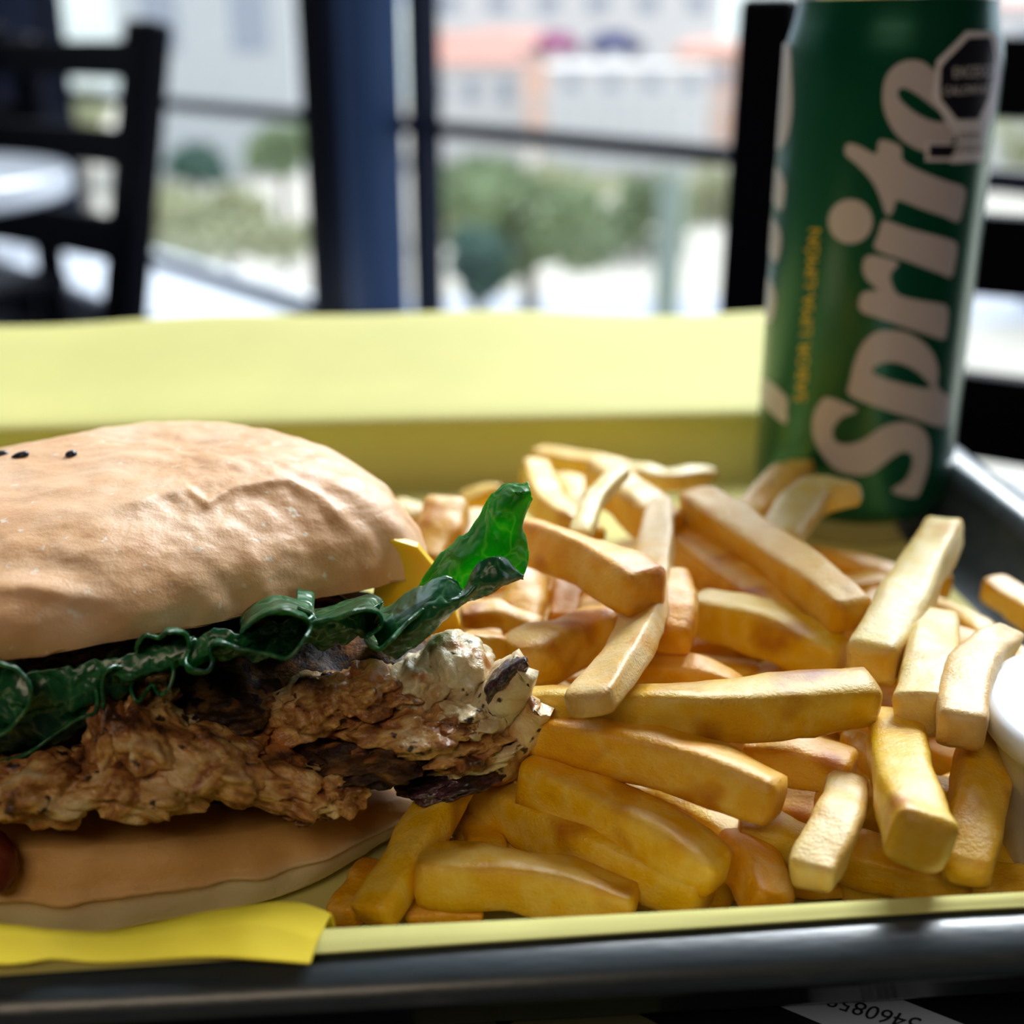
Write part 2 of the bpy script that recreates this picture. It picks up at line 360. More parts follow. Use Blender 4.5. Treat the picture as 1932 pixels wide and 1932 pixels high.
lo = wspan('wall_back', LEFT, RIGHT, 0.0, SILL - 0.02, 0.14, M['plaster'], inn=-0.03); lo['kind'] = 'structure'
lg = wspan('trim_1', LEFT, RIGHT, SILL - 0.02, SILL, 0.42, M['white_table'], inn=0.10, bev=0.006); lg['kind'] = 'structure'
hd = wspan('trim_2', LEFT, RIGHT, HEAD, CEIL, 0.14, M['dark_plaster'], inn=-0.03); hd['kind'] = 'structure'
# main post between the two windows: two dark facets and a blue metal jamb
ps = wspan('trim_3', 606, 652, SILL - 0.30, HEAD, 0.10, M['black_wood'], inn=0.0, bev=0.006); ps['kind'] = 'structure'
pn = wspan('trim_5', 652, 694, SILL - 0.30, HEAD, 0.09, M['navy_metal'], inn=0.0, bev=0.006); pn['kind'] = 'structure'
pr_ = wspan('trim_6', -60, 40, SILL - 0.30, HEAD, 0.16, M['navy_metal'], inn=0.0, bev=0.006); pr_['kind'] = 'structure'
pj = wspan('trim_4', 694, 744, SILL - 0.30, HEAD, 0.09, M['blue_metal'], inn=0.02, bev=0.006); pj['kind'] = 'structure'
def window(n, pa, pb, mulls):
    wnd = bpy.data.objects.new('window_%d' % n, None); COL.objects.link(wnd); wnd['kind'] = 'structure'
    wnd.location = WP((pa + pb) / 2, SILL)
    wspan('glass_pane', pa, pb, SILL, HEAD, 0.006, M['glass'], parent=wnd)
    wspan('rail', pa, pb, TZ + RZ - 0.016, TZ + RZ + 0.012, 0.03, M['dark_metal'], parent=wnd, inn=-0.025)
    wspan('bottom_frame', pa, pb, SILL - 0.002, SILL + 0.022, 0.04, M['dark_metal'], parent=wnd)
    wspan('top_frame', pa, pb, HEAD - 0.04, HEAD, 0.04, M['dark_metal'], parent=wnd)
    for a, b in mulls:
        wspan('mullion', a, b, SILL, HEAD, 0.045, M['dark_metal'], parent=wnd)
    return wnd
window(1, 40, 606, [(100, 122)])
window(2, 744, 2150, [(789, 814)])
window(3, 2180, RIGHT, [(2150, 2180)])
window(4, LEFT, -60, [(-200, -185)])

# ================================================================== CHAIRS, SIDE TABLE
def obox(name, a, b, wdt, dpt, mt, parent, side, bev=0.004):
    """bar from a to b; width along side"""
    a, b = Vector(a), Vector(b); az = (b - a).normalized(); ax = (side - az * side.dot(az)).normalized(); ay = az.cross(ax)
    return box(name, (a + b) / 2, (wdt, dpt, (b - a).length), mt, parent, ax=ax, ay=ay, az=az, bev=bev)
def chair(name, label, post, rdir, sdir, width, top, rails, pw, seat_z=0.45, curve=0.02, group=None, rake=0.0, seat_d=0.43):
    """ladder-back chair. post: floor point of the near post; rdir along the back; sdir towards the seat front"""
    post = Vector((post[0], post[1], 0)); rdir = Vector(rdir).normalized(); sdir = Vector(sdir).normalized()
    t = thing(name, label, 'chair', post, group)
    lean = lambda z: -sdir * rake * (z - 0.78)
    for k in (0, 1):
        b0 = post + rdir * width * k
        back = obox('back_post', b0 + lean(seat_z - 0.03) + Z3 * (seat_z - 0.03), b0 + lean(top) + Z3 * (top - 0.006), pw, pw * 0.62, M['black_wood'], t, rdir, 0.007)
        obox('leg', b0 + lean(seat_z) - sdir * 0.02, b0 + lean(seat_z - 0.03) + Z3 * (seat_z - 0.03), pw, pw * 0.7, M['black_wood'], t, rdir, 0.004)
        f0 = b0 + lean(seat_z) + sdir * (seat_d - 0.06)
        obox('leg', f0, f0 + Z3 * (seat_z - 0.03), 0.036, 0.036, M['black_wood'], t, rdir, 0.004)
        obox('stretcher', b0 + lean(seat_z) + Z3 * 0.16, f0 + Z3 * 0.16, 0.02, 0.03, M['black_wood'], t, rdir, 0.002)
    for z0, z1 in rails:
        def fn(u, v, z0=z0, z1=z1):
            q = post + rdir * width * u - sdir * curve * math.sin(PI * u)
            prof = [(-0.5, 0), (0.5, 0), (0.5, 1), (-0.5, 1)][int(v * 4) % 4]
            zc = z0 + (z1 - z0) * prof[1]
            return q + lean(zc) + sdir * 0.016 * prof[0] + Z3 * zc
        V, Fc = grid(fn, 13, 4, cv=True)
        Fc += [(0, 1, 2, 3), (51, 50, 49, 48)]
        o = mesh('back_rail', V, Fc, M['black_wood'], t, smooth=False)
        m = o.modifiers.new('bevel', 'BEVEL'); m.width = 0.004; m.segments = 2; m.limit_method = 'ANGLE'
    c = post + lean(seat_z) + rdir * width / 2 + sdir * (seat_d / 2 - 0.025) + Z3 * seat_z
    box('seat', c, (width + 0.05, seat_d, 0.035), M['black_wood'], t, ax=rdir, ay=sdir, az=Z3, bev=0.012)
    return t
zr = lambda px, py, Y: P(px, py, Y=Y).z
cy = 0.92
pR = P(1433, 300, Y=cy)
rd = Vector((0.86, -0.51, 0))
chair('dining_chair', 'black ladder-back chair directly behind the green can', (pR.x, pR.y), rd, Vector((-0.51, -0.86, 0)), 0.40,
      zr(1433, -26, cy), [(zr(1433, 212, cy), zr(1433, 66, cy)), (zr(1433, 515, cy), zr(1433, 372, cy)), (zr(1433, 795, cy), zr(1433, 645, cy))], 0.041, curve=0.0, rake=0.03, seat_d=0.36)
yl = 1.70
pL = P(268, 300, Y=yl)
chair('dining_chair', 'black ladder-back chair at upper left, pulled up to the round white table', (pL.x, pL.y), (-0.77, 0.64, 0), (-0.64, -0.77, 0), 0.40,
      zr(268, 30, yl), [(zr(268, 150, yl), zr(268, 76, yl)), (zr(268, 318, yl), zr(268, 246, yl)), (zr(268, 494, yl), zr(268, 410, yl))], 0.060, curve=0.012, rake=0.22, seat_d=0.30)
yb = 2.45
pB = P(70, 300, Y=yb)
chair('dining_chair', 'dark chair seen through the gaps of the upper left chair, beyond the round table', (pB.x, pB.y), (-0.9, 0.44, 0), (0.44, -0.9, 0) if False else (-0.44, -0.9, 0), 0.38,
      zr(70, 60, yb), [(zr(70, 120, yb), zr(70, 66, yb)), (zr(70, 232, yb), zr(70, 190, yb)), (zr(70, 345, yb), zr(70, 300, yb))], 0.05)
# round white table
tt = thing('round_table', 'round white table top at the left edge behind the burger', 'table', (-0.83, 1.50, 0))
def disc(name, c, r, z0, z1, mt, parent, n=64, bevel=0.004):
    V, Fc = [], []
    prof = [(0, z1), (r - bevel, z1), (r, z1 - bevel), (r, z0 + bevel), (r - bevel, z0), (0, z0)]
    for k in range(n):
        a = 2 * PI * k / n
        for (rr, zz) in prof: V.append(Vector((c[0] + rr * math.cos(a), c[1] + rr * math.sin(a), zz)))
    m_ = len(prof)
    for k in range(n):
        for j in range(m_ - 1): Fc.append((k * m_ + j, ((k + 1) % n) * m_ + j, ((k + 1) % n) * m_ + j + 1, k * m_ + j + 1))
    o = mesh(name, V, Fc, mt, parent, smooth=False)
    bm = bmesh.new(); bm.from_mesh(o.data); bmesh.ops.remove_doubles(bm, verts=bm.verts, dist=1e-6); bm.to_mesh(o.data); bm.free()
    return o
disc('table_top', (-0.83, 1.50), 0.31, 0.715, 0.745, M['white_table'], tt)
disc('column', (-0.83, 1.50), 0.035, 0.03, 0.715, M['dark_metal'], tt, 24)
disc('foot', (-0.83, 1.50), 0.12, 0.0, 0.03, M['dark_metal'], tt, 40)

# ================================================================== OUR TABLE
dt = thing('dining_table', 'dark table under the tray in the foreground', 'table', (-0.1, 0.05, 0))
box('table_top', (-0.10, 0.03, 0.7295), (0.76, 0.79, 0.035), M['table'], dt, bev=0.006)
TT = 0.747
for sx in (-0.42, 0.22):
    for sy in (-0.32, 0.38):
        box('leg', (sx, sy, 0.356), (0.05, 0.05, 0.712), M['black_wood'], dt, bev=0.004)

# ================================================================== TRAY
TC, TR = Vector((-0.031, 0.2735)), math.radians(4.4)
def tl2w(x, y, z):
    return Vector((TC.x + x * math.cos(TR) - y * math.sin(TR), TC.y + x * math.sin(TR) + y * math.cos(TR), TZ + z))
def w2tl(p):
    dx, dy = p.x - TC.x, p.y - TC.y
    return dx * math.cos(TR) + dy * math.sin(TR), -dx * math.sin(TR) + dy * math.cos(TR)
def rrect(hx, hy, r, u):
    """point on a rounded rectangle, u in 0..1"""
    n = 16; i = u * 4; q = int(i) % 4; f = i - int(i)
    cxs = [(hx - r, -(hy - r)), (hx - r, hy - r), (-(hx - r), hy - r), (-(hx - r), -(hy - r))]
    c = cxs[q]; nx = cxs[(q + 1) % 4]
    if f < 0.5:
        a = -PI / 2 + q * PI / 2 + (f / 0.5) * PI / 2
        return c[0] + r * math.cos(a), c[1] + r * math.sin(a)
    a = q * PI / 2
    p0 = (c[0] + r * math.cos(a), c[1] + r * math.sin(a)); p1 = (nx[0] + r * math.cos(a), nx[1] + r * math.sin(a))
    g_ = (f - 0.5) / 0.5
    return p0[0] + (p1[0] - p0[0]) * g_, p0[1] + (p1[1] - p0[1]) * g_
RH = 0.0215
HX, HY = 0.1665, 0.1290                      # inner edge of the rim
prof = [(-0.14, -0.0012, 0.02), (-0.024, -0.0012, 0.02), (-0.017, 0.0, 0.026), (-0.0080, 0.003, 0.028), (-0.0032, RH - 0.005, 0.033), (-0.0015, RH - 0.0012, 0.034), (0.0012, RH, 0.035),
        (0.0050, RH - 0.0002, 0.037), (0.0080, RH - 0.0009, 0.039), (0.0098, RH - 0.0022, 0.04), (0.0103, RH - 0.0040, 0.04), (0.0095, RH - 0.0054, 0.04), (0.005, RH - 0.0062, 0.037), (0.0005, RH - 0.008, 0.035),
        (-0.0065, -0.001, 0.03), (-0.011, -0.0055, 0.027), (-0.016, -0.0068, 0.024), (-0.14, -0.0068, 0.02)]
tray = thing('serving_tray', 'scuffed dark slate plastic tray holding the food and the can', 'tray', (TC.x, TC.y, TT))
def trayfn(u, v):
    k = v * (len(prof) - 1); i = min(int(k), len(prof) - 2); f = k - i
    d, z, r = [prof[i][j] * (1 - f) + prof[i + 1][j] * f for j in range(3)]
    x, y = rrect(max(HX + d, 0.03), max(HY + d, 0.002), min(r, max(HY + d, 0.002) * 0.98), u)
    return tl2w(x, y, z)
V, Fc = grid(trayfn, 160, len(prof), cu=True)
n_ = len(prof)
Fc.append([i * n_ for i in range(160)]); Fc.append([i * n_ + n_ - 1 for i in reversed(range(160))])
mesh('tray_body', V, Fc, M['tray'], tray)
# raised foot ring below
def footfn(u, v):
    pr = [(-0.03, -0.0064), (-0.036, -0.0064), (-0.036, -0.0070), (-0.03, -0.0070)][int(v * 4) % 4]
    x, y = rrect(HX + pr[0], HY + pr[0], 0.02, u); return tl2w(x, y, pr[1])
V, Fc = grid(footfn, 96, 4, cu=True, cv=True); mesh('foot_ring', V, Fc, M['tray'], tray)

# ================================================================== PAPER LINER
# cross profile along the tray's depth (y', z), the sheet runs over the front rim and far out behind the tray
lp = [(-HY - 0.0025, RH + 0.0005), (-HY + 0.0008, RH + 0.0002), (-HY + 0.0055, RH - 0.006), (-HY + 0.0135, 0.0035), (-HY + 0.019, 0.0006), (-HY + 0.035, 0.0),
      (-0.05, 0.0), (0.0, 0.0), (0.05, 0.0), (HY - 0.035, 0.0), (HY - 0.024, 0.0006), (HY - 0.0115, 0.0030), (HY - 0.0065, 0.009), (HY - 0.0058, RH - 0.006), (HY - 0.0078, RH - 0.0012), (HY - 0.003, RH + 0.0012),
      (HY + 0.010, RH + 0.0026), (HY + 0.03, RH + 0.0042), (HY + 0.055, RH + 0.0072), (HY + 0.080, RH + 0.0105), (HY + 0.098, RH + 0.0125)]
PX0, PX1 = -HX - 0.03, HX - 0.0135
def linerfn(u, v):
    x = PX0 + (PX1 - PX0) * u
    q = catmull([Vector((a, b, 0)) for a, b in lp], v)
    y, z = q.x, q.y
    back = max(0.0, min(1.0, (y - (HY - 0.01)) / 0.1))
    y += 0.006 * back * (0.4 * math.sin(x * 22 + 1) + 0.3 * math.sin(x * 47))
    z += back * (0.0012 * math.sin(x * 24 + 2.6) + 0.0006 * math.sin(x * 60))
    if y < -HY + 0.004:                                  # front strip laps further over the rim towards the left
        y -= 0.0085 * max(0.0, 0.80 - u) * (1 if y < -HY else 0.25)
        z += 0.0 if y > -HY - 0.0015 else -0.0002
    if x < -HX + 0.022:                                  # left border climbs the side wall and rim
        k = (-HX + 0.022 - x) / 0.04
        kk = min(1, k) ** 1.5
        z = max(z, (RH + 0.003) * min(1.0, kk * 1.5) + 0.0006)
    xx = x + back * (0.030 * u)
    z += 0.0002 + (0.00025 * (frac((x, y, 0), 18, 2) ) if 0.03 < v < 0.5 else 0)
    return tl2w(xx, y, max(z, 0.0002))
V, Fc = grid(linerfn, 110, 130)
o = mesh('paper_liner', V, Fc, M['paper']); thick(o, 0.00018, 1.0)
tag(o, 'yellow-green paper sheet lining the tray and spreading out behind it', 'paper')

# loose bright yellow sheet under the burger, its corner hanging over the front rim
wl = [(-260, 1815), (0, 1822), (100, 1812), (200, 1818), (380, 1808), (480, 1812), (585, 1820)]
wm = [(-260, 1760), (0, 1762), (100, 1768), (215, 1772), (400, 1752), (500, 1745), (600, 1775)]
wu = [(-260, 1735), (0, 1745), (100, 1755), (200, 1757), (400, 1720), (540, 1702), (625, 1724)]
def wrapfn(u, v):
    a = catmull([Vector((*p, 0)) for p in wl], u); b = catmull([Vector((*p, 0)) for p in wm], u); c = catmull([Vector((*p, 0)) for p in wu], u)
    if v < 0.5:
        p = P(a.x * (1 - v * 2) + b.x * v * 2, a.y * (1 - v * 2) + b.y * v * 2, z=RH + 0.0018 + 0.0005 * math.sin(u * 9))
    else:
        k = v * 2 - 1
        if k <= 0.5:
            q0 = P(b.x, b.y, z=RH + 0.0018 + 0.0005 * math.sin(u * 9)); q1 = P(c.x, c.y, z=RH - 0.0005); p = q0.lerp(q1, k * 2)
        else:
            q1 = P(c.x, c.y, z=RH - 0.0005); q2 = Vector((q1.x, q1.y + 0.011, TZ + 0.0012)); p = q1.lerp(q2, k * 2 - 1)
    p.z += 0.00012 * math.sin(u * 26) * math.sin(v * 5)
    return p
V, Fc = grid(wrapfn, 70, 40)
o = mesh('paper_wrapper', V, Fc, M['wrap']); thick(o, 0.00018, 1.0)
tag(o, 'bright yellow crumpled paper with its corner over the tray rim, under the burger', 'paper')

# ================================================================== CAN
CR = 0.0285
cb = P(1597, 978, z=0.0006)
CX, CY = cb.x, cb.y
can = thing('drink_can', 'tall slim green soda can standing at the back right of the tray', 'can', (CX, CY, TZ + 0.0006))
def lathe(name, pr, mt, parent, c, n=96, z0=0.0):
    V, Fc = [], []
    for k in range(n):
        a = 2 * PI * k / n
        for r, z in pr: V.append(Vector((c[0] + r * math.cos(a), c[1] + r * math.sin(a), z0 + z)))
    m_ = len(pr)
    for k in range(n):
        for j in range(m_ - 1): Fc.append((k * m_ + j, ((k + 1) % n) * m_ + j, ((k + 1) % n) * m_ + j + 1, k * m_ + j + 1))
    o = mesh(name, V, Fc, mt, parent)
    bm = bmesh.new(); bm.from_mesh(o.data); bmesh.ops.remove_doubles(bm, verts=bm.verts, dist=1e-6); bmesh.ops.recalc_face_normals(bm, faces=bm.faces); bm.to_mesh(o.data); bm.free()
    return o
z0 = TZ + 0.0006
lathe('can_body', [(0.0245, 0.0075), (0.0262, 0.0085), (0.0276, 0.0105), (CR, 0.0135)] + [(CR, 0.0135 + k * 0.0158) for k in range(1, 8)] + [(CR, 0.1315), (0.0279, 0.1355), (0.0266, 0.1400), (0.0258, 0.1440), (0.0256, 0.1465)], M['can'], can, (CX, CY), z0=z0)
lathe('can_base', [(0.0, 0.006), (0.018, 0.005), (0.0208, 0.0008), (0.0216, 0.0), (0.0224, 0.0006), (0.0246, 0.0076)], M['alu'], can, (CX, CY), z0=z0)
lathe('can_lid', [(0.0256, 0.1463), (0.0262, 0.1480), (0.0268, 0.1500), (0.0266, 0.1512), (0.0256, 0.1514), (0.0246, 0.1500), (0.0240, 0.1465), (0.0225, 0.1462), (0.0, 0.1466)], M['alu'], can, (CX, CY), z0=z0)
box('pull_tab', (CX, CY - 0.004, z0 + 0.1478), (0.014, 0.022, 0.0012), M['alu'], can, bev=0.0005)
def on_can(px, py):
    """angle and height where the sight line at px,py meets the can"""
    d = ray(px, py); o_ = Vector((0, 0, TZ + CAMH))
    A = d.x ** 2 + d.y ** 2; B = -2 * (d.x * CX + d.y * CY); C = CX ** 2 + CY ** 2 - CR ** 2
    D = B * B - 4 * A * C
    t_ = (-B - math.sqrt(max(D, 0))) / (2 * A)
    p = o_ + d * t_
    return math.atan2(p.y - CY, p.x - CX), p.z
A0 = math.atan2(-CY, -CX)
def wrap_flat(name, polys, mt, lift, parent, sub=None):
    """polys: outlines (first outer, rest holes) in px; cut fine and laid on the can wall"""
    loops = []
    for pl in polys:
        lp_ = []
        for (x, y) in pl:
            a, z = on_can(x, y); da = (a - A0 + PI) % (2 * PI) - PI
            lp_.append(Vector((da * CR, z, 0)))
        loops.append(lp_)
    tris = tessellate_polygon(loops); vs = [v for l in loops for v in l]
    bm = bmesh.new(); bv = [bm.verts.new(v) for v in vs]
    for t_ in tris:
        try: bm.faces.new([bv[i] for i in t_])
        except ValueError: pass
    lay(bm, name, mt, lift, parent)
def lay(bm, name, mt, lift, parent):
    xs = [v.co.x for v in bm.verts]
    if not xs: return
    x = math.floor(min(xs) / 0.0015) * 0.0015
    while x < max(xs):
        bmesh.ops.bisect_plane(bm, geom=bm.verts[:] + bm.edges[:] + bm.faces[:], plane_co=(x, 0, 0), plane_no=(1, 0, 0)); x += 0.0015
    base = parent_world(parent)
    for v in bm.verts:
        a = A0 + v.co.x / CR; r = CR + lift
        v.co = Vector((CX + r * math.cos(a), CY + r * math.sin(a), v.co.y)) - base
    for f_ in bm.faces:
        f_.normal_update()
        c = f_.calc_center_median() + base
        if f_.normal.dot(Vector((c.x - CX, c.y - CY, 0))) < 0: f_.normal_flip()
    me = bpy.data.meshes.new(name); bm.to_mesh(me); bm.free()
    return link(name, me, mt, parent)
def smooth_loop(pts, n=4):
    out_ = []
    for k in range(len(pts) * n):
        v = catmull([Vector((*p, 0)) for p in pts], k / (len(pts) * n), closed=True); out_.append((v.x, v.y))
    return out_
c3 = lambda L: [(1350 + x / 3.22, y / 3.22) for x, y in L]
c4 = lambda L: [(1350 + x / 3.22, 500 + y / 3.22) for x, y in L]
letS = c4([(680, 805), (775, 835), (862, 885), (765, 925), (712, 1000), (728, 1070), (800, 1090), (900, 1060), (1000, 990), (1080, 960), (1170, 955), (1260, 1000), (1297, 1090), (1287, 1230), (1245, 1365), (1200, 1412), (1068, 1372), (1150, 1310), (1195, 1215), (1188, 1150), (1130, 1135), (1050, 1185), (950, 1260), (850, 1275), (730, 1240), (640, 1140), (590, 1020), (600, 900), (640, 830)])
letp = [c4([(1050, 395), (1160, 410), (1260, 470), (1325, 550), (1352, 650), (1345, 735), (1390, 782), (1425, 800), (1420, 900), (1385, 985), (1180, 925), (1000, 868), (815, 792), (818, 700), (850, 570), (900, 470), (970, 410)]),
        c4([(950, 640), (1000, 600), (1080, 590), (1180, 620), (1260, 680), (1308, 742), (1240, 745), (1120, 715), (1000, 680)])]
letr = c4([(920, -55), (1010, -50), (1112, -12), (1062, 50), (1075, 130), (1130, 190), (1300, 225), (1385, 240), (1412, 280), (1405, 390), (1385, 452), (1320, 435), (1000, 325), (880, 278), (878, 195), (910, 160), (985, 152), (920, 90), (893, 20)])
leti = c3([(1040, 1340), (1180, 1390), (1420, 1455), (1465, 1495), (1455, 1600), (1430, 1682), (1370, 1665), (1160, 1585), (972, 1515), (985, 1430), (1012, 1348)])
dot = c3([(820 + 135 * math.cos(a * PI / 12), 1345 + 135 * math.sin(a * PI / 12)) for a in range(24)])
lett = c3([(800, 875), (870, 885), (972, 935), (988, 870), (1020, 850), (1125, 890), (1137, 975), (1250, 1040), (1400, 1100), (1490, 1128), (1517, 1170), (1500, 1270), (1472, 1347), (1400, 1320), (1250, 1268), (1108, 1215), (1085, 1260), (1060, 1308), (1030, 1290), (1000, 1200), (950, 1100), (860, 1000), (790, 940)])
lete = [c3([(1090, 400), (1160, 368), (1250, 372), (1330, 430), (1420, 520), (1480, 640), (1480, 760), (1440, 850), (1370, 905), (1290, 925), (1200, 895), (1110, 830), (1050, 740), (1018, 640), (1018, 540), (1040, 460)]),
        c3([(1110, 548), (1150, 535), (1230, 578), (1310, 640), (1385, 700), (1405, 738), (1330, 738), (1240, 702), (1160, 645), (1112, 590)])]
for polys in ([smooth_loop(letS, 3)], [smooth_loop(q, 3) for q in letp], [smooth_loop(letr, 3)], [smooth_loop(leti, 3)], [dot], [smooth_loop(lett, 3)], [smooth_loop(q, 3) for q in lete]):
    wrap_flat('letter', polys, M['can_white'], 0.00012, can)
# the far wordmark just turning the left edge
for L in (c3([(400, 280), (452, 280), (462, 420), (468, 600), (462, 720), (432, 850), (372, 905), (345, 700), (370, 480)]),
          c3([(335, 1010), (385, 1025), (425, 1120), (412, 1262), (380, 1270), (330, 1160)]),
          c3([(310, 1330), (370, 1350), (402, 1450), (374, 1595), (330, 1540), (300, 1430)]),
          c4([(280, 60), (345, 105), (368, 210), (345, 340), (300, 320), (265, 180)]),
          c4([(270, 690), (320, 700), (432, 800), (436, 880), (428, 965), (330, 890), (262, 800)])):
    wrap_flat('letter', [smooth_loop(L, 3)], M['can_white'], 0.00012, can)
c5 = lambda L: [(1720 + x / 6.44, 40 + y / 6.44) for x, y in L]
wrap_flat('warning_panel', [c5([(655, 120), (965, 120), (1050, 200), (1085, 420), (1065, 700), (1010, 1050), (900, 1300), (868, 1700), (465, 1725), (455, 1640), (530, 1560), (545, 1420), (415, 1230), (240, 935), (300, 480)])], M['sticker'], 0.00022, can)
wrap_flat('warning_octagon', [c5([(680, 205), (945, 195), (1003, 420), (985, 700), (935, 900), (795, 1190), (540, 1195), (350, 950), (338, 800), (350, 560), (420, 470)])], M['can_black'], 0.00032, can)
wrap_flat('warning_box', [c5([(170, 1480), (560, 1480), (500, 1700), (160, 1700)])], M['sticker'], 0.0003, can)
wrap_flat('warning_box_fill', [c5([(205, 1505), (535, 1505), (475, 1655), (205, 1655)])], M['can_black'], 0.0004, can)
def text_bm(s):
    cu = bpy.data.curves.new('text', 'FONT'); cu.body = s; cu.resolution_u = 3
    to = bpy.data.objects.new('text', cu); COL.objects.link(to)
    dg = bpy.context.evaluated_depsgraph_get()
    me = bpy.data.meshes.new_from_object(to.evaluated_get(dg))
    bm = bmesh.new(); bm.from_mesh(me)
    bpy.data.objects.remove(to); bpy.data.meshes.remove(me); bpy.data.curves.remove(cu)
    xs = [v.co.x for v in bm.verts]; ys = [v.co.y for v in bm.verts]
    x0, x1, y0, y1 = min(xs), max(xs), min(ys), max(ys)
    for v in bm.verts: v.co = Vector(((v.co.x - x0) / (x1 - x0), (v.co.y - y0) / (y1 - y0), 0))
    return bm
def can_text(name, s, bl, br, tr_, tl_, mt, lift):
    bm = text_bm(s)
    for v in bm.verts:
        u, w_ = v.co.x, v.co.y
        x = (bl[0] * (1 - u) + br[0] * u) * (1 - w_) + (tl_[0] * (1 - u) + tr_[0] * u) * w_
        y = (bl[1] * (1 - u) + br[1] * u) * (1 - w_) + (tl_[1] * (1 - u) + tr_[1] * u) * w_
        a, z = on_can(x, y); da = (a - A0 + PI) % (2 * PI) - PI
        v.co = Vector((da * CR, z, 0))
    lay(bm, name, mt, lift, can)
q = c5([(500, 690), (940, 672), (965, 530), (500, 560)]); can_text('warning_text', 'EXCESO', *q, M['sticker'], 0.0004)
q = c5([(385, 900), (915, 872), (945, 745), (385, 765)]); can_text('warning_text', 'CALORÍAS', *q, M['sticker'], 0.0004)
q = c5([(560, 1440), (830, 1425), (845, 1330), (560, 1335)]); can_text('warning_text', 'SECRETARÍA', *q, M['can_black'], 0.0003)
q = c5([(500, 1600), (850, 1590), (860, 1490), (560, 1490)]); can_text('warning_text', 'DE SALUD', *q, M['can_black'], 0.0003)
can_text('flavour_text', 'SABOR LIMA-LIMÓN', (1520, 757), (1549, 432), (1522, 432), (1494, 757), M['can_gold'], 0.00015)

# ================================================================== BURGER
bc = Vector((-0.071, 0.222, TZ))
burger = thing('chicken_burger', 'grilled chicken burger in a round bun with lettuce, cut off by the left edge', 'burger', (bc.x, bc.y, TZ + 0.0005))
def ringfn(front, cx, cy, back):
    """front: (px,py,z) points seen in the picture; back: (angle deg, radius, z) closing the loop. -> f(theta)=(x,y,z)"""
    L = []
    for px, py, z in front:
        p = P(px, py, z=z); L.append((math.atan2(p.y - cy, p.x - cx) % (2 * PI), math.hypot(p.x - cx, p.y - cy), z))
    for a, r, z in back: L.append((math.radians(a) % (2 * PI), r, z))
    L.sort()
    n = len(L)
    def f(th):
        th %= 2 * PI
        for i in range(n):
            a0 = L[i][0]; a1 = L[(i + 1) % n][0] + (2 * PI if i == n - 1 else 0)
            tt_ = th if th >= a0 or i < n - 1 else th + 2 * PI
            if i == n - 1 and th < L[0][0]: tt_ = th + 2 * PI
            if a0 <= tt_ <= a1:
                k = (tt_ - a0) / max(a1 - a0, 1e-9)
                g_ = lambda j, c: L[j % n][c]
                p0, p1, p2, p3 = i - 1, i, i + 1, i + 2
                v = []
                for c in (1, 2):
                    A_, B_, C_, D_ = g_(p0, c), g_(p1, c), g_(p2, c), g_(p3, c)
                    v.append(0.5 * (2 * B_ + (C_ - A_) * k + (2 * A_ - 5 * B_ + 4 * C_ - D_) * k * k + (3 * B_ - A_ - 3 * C_ + D_) * k ** 3))
                return cx + v[0] * math.cos(th), cy + v[0] * math.sin(th), v[1]
        return cx, cy, 0
    return f
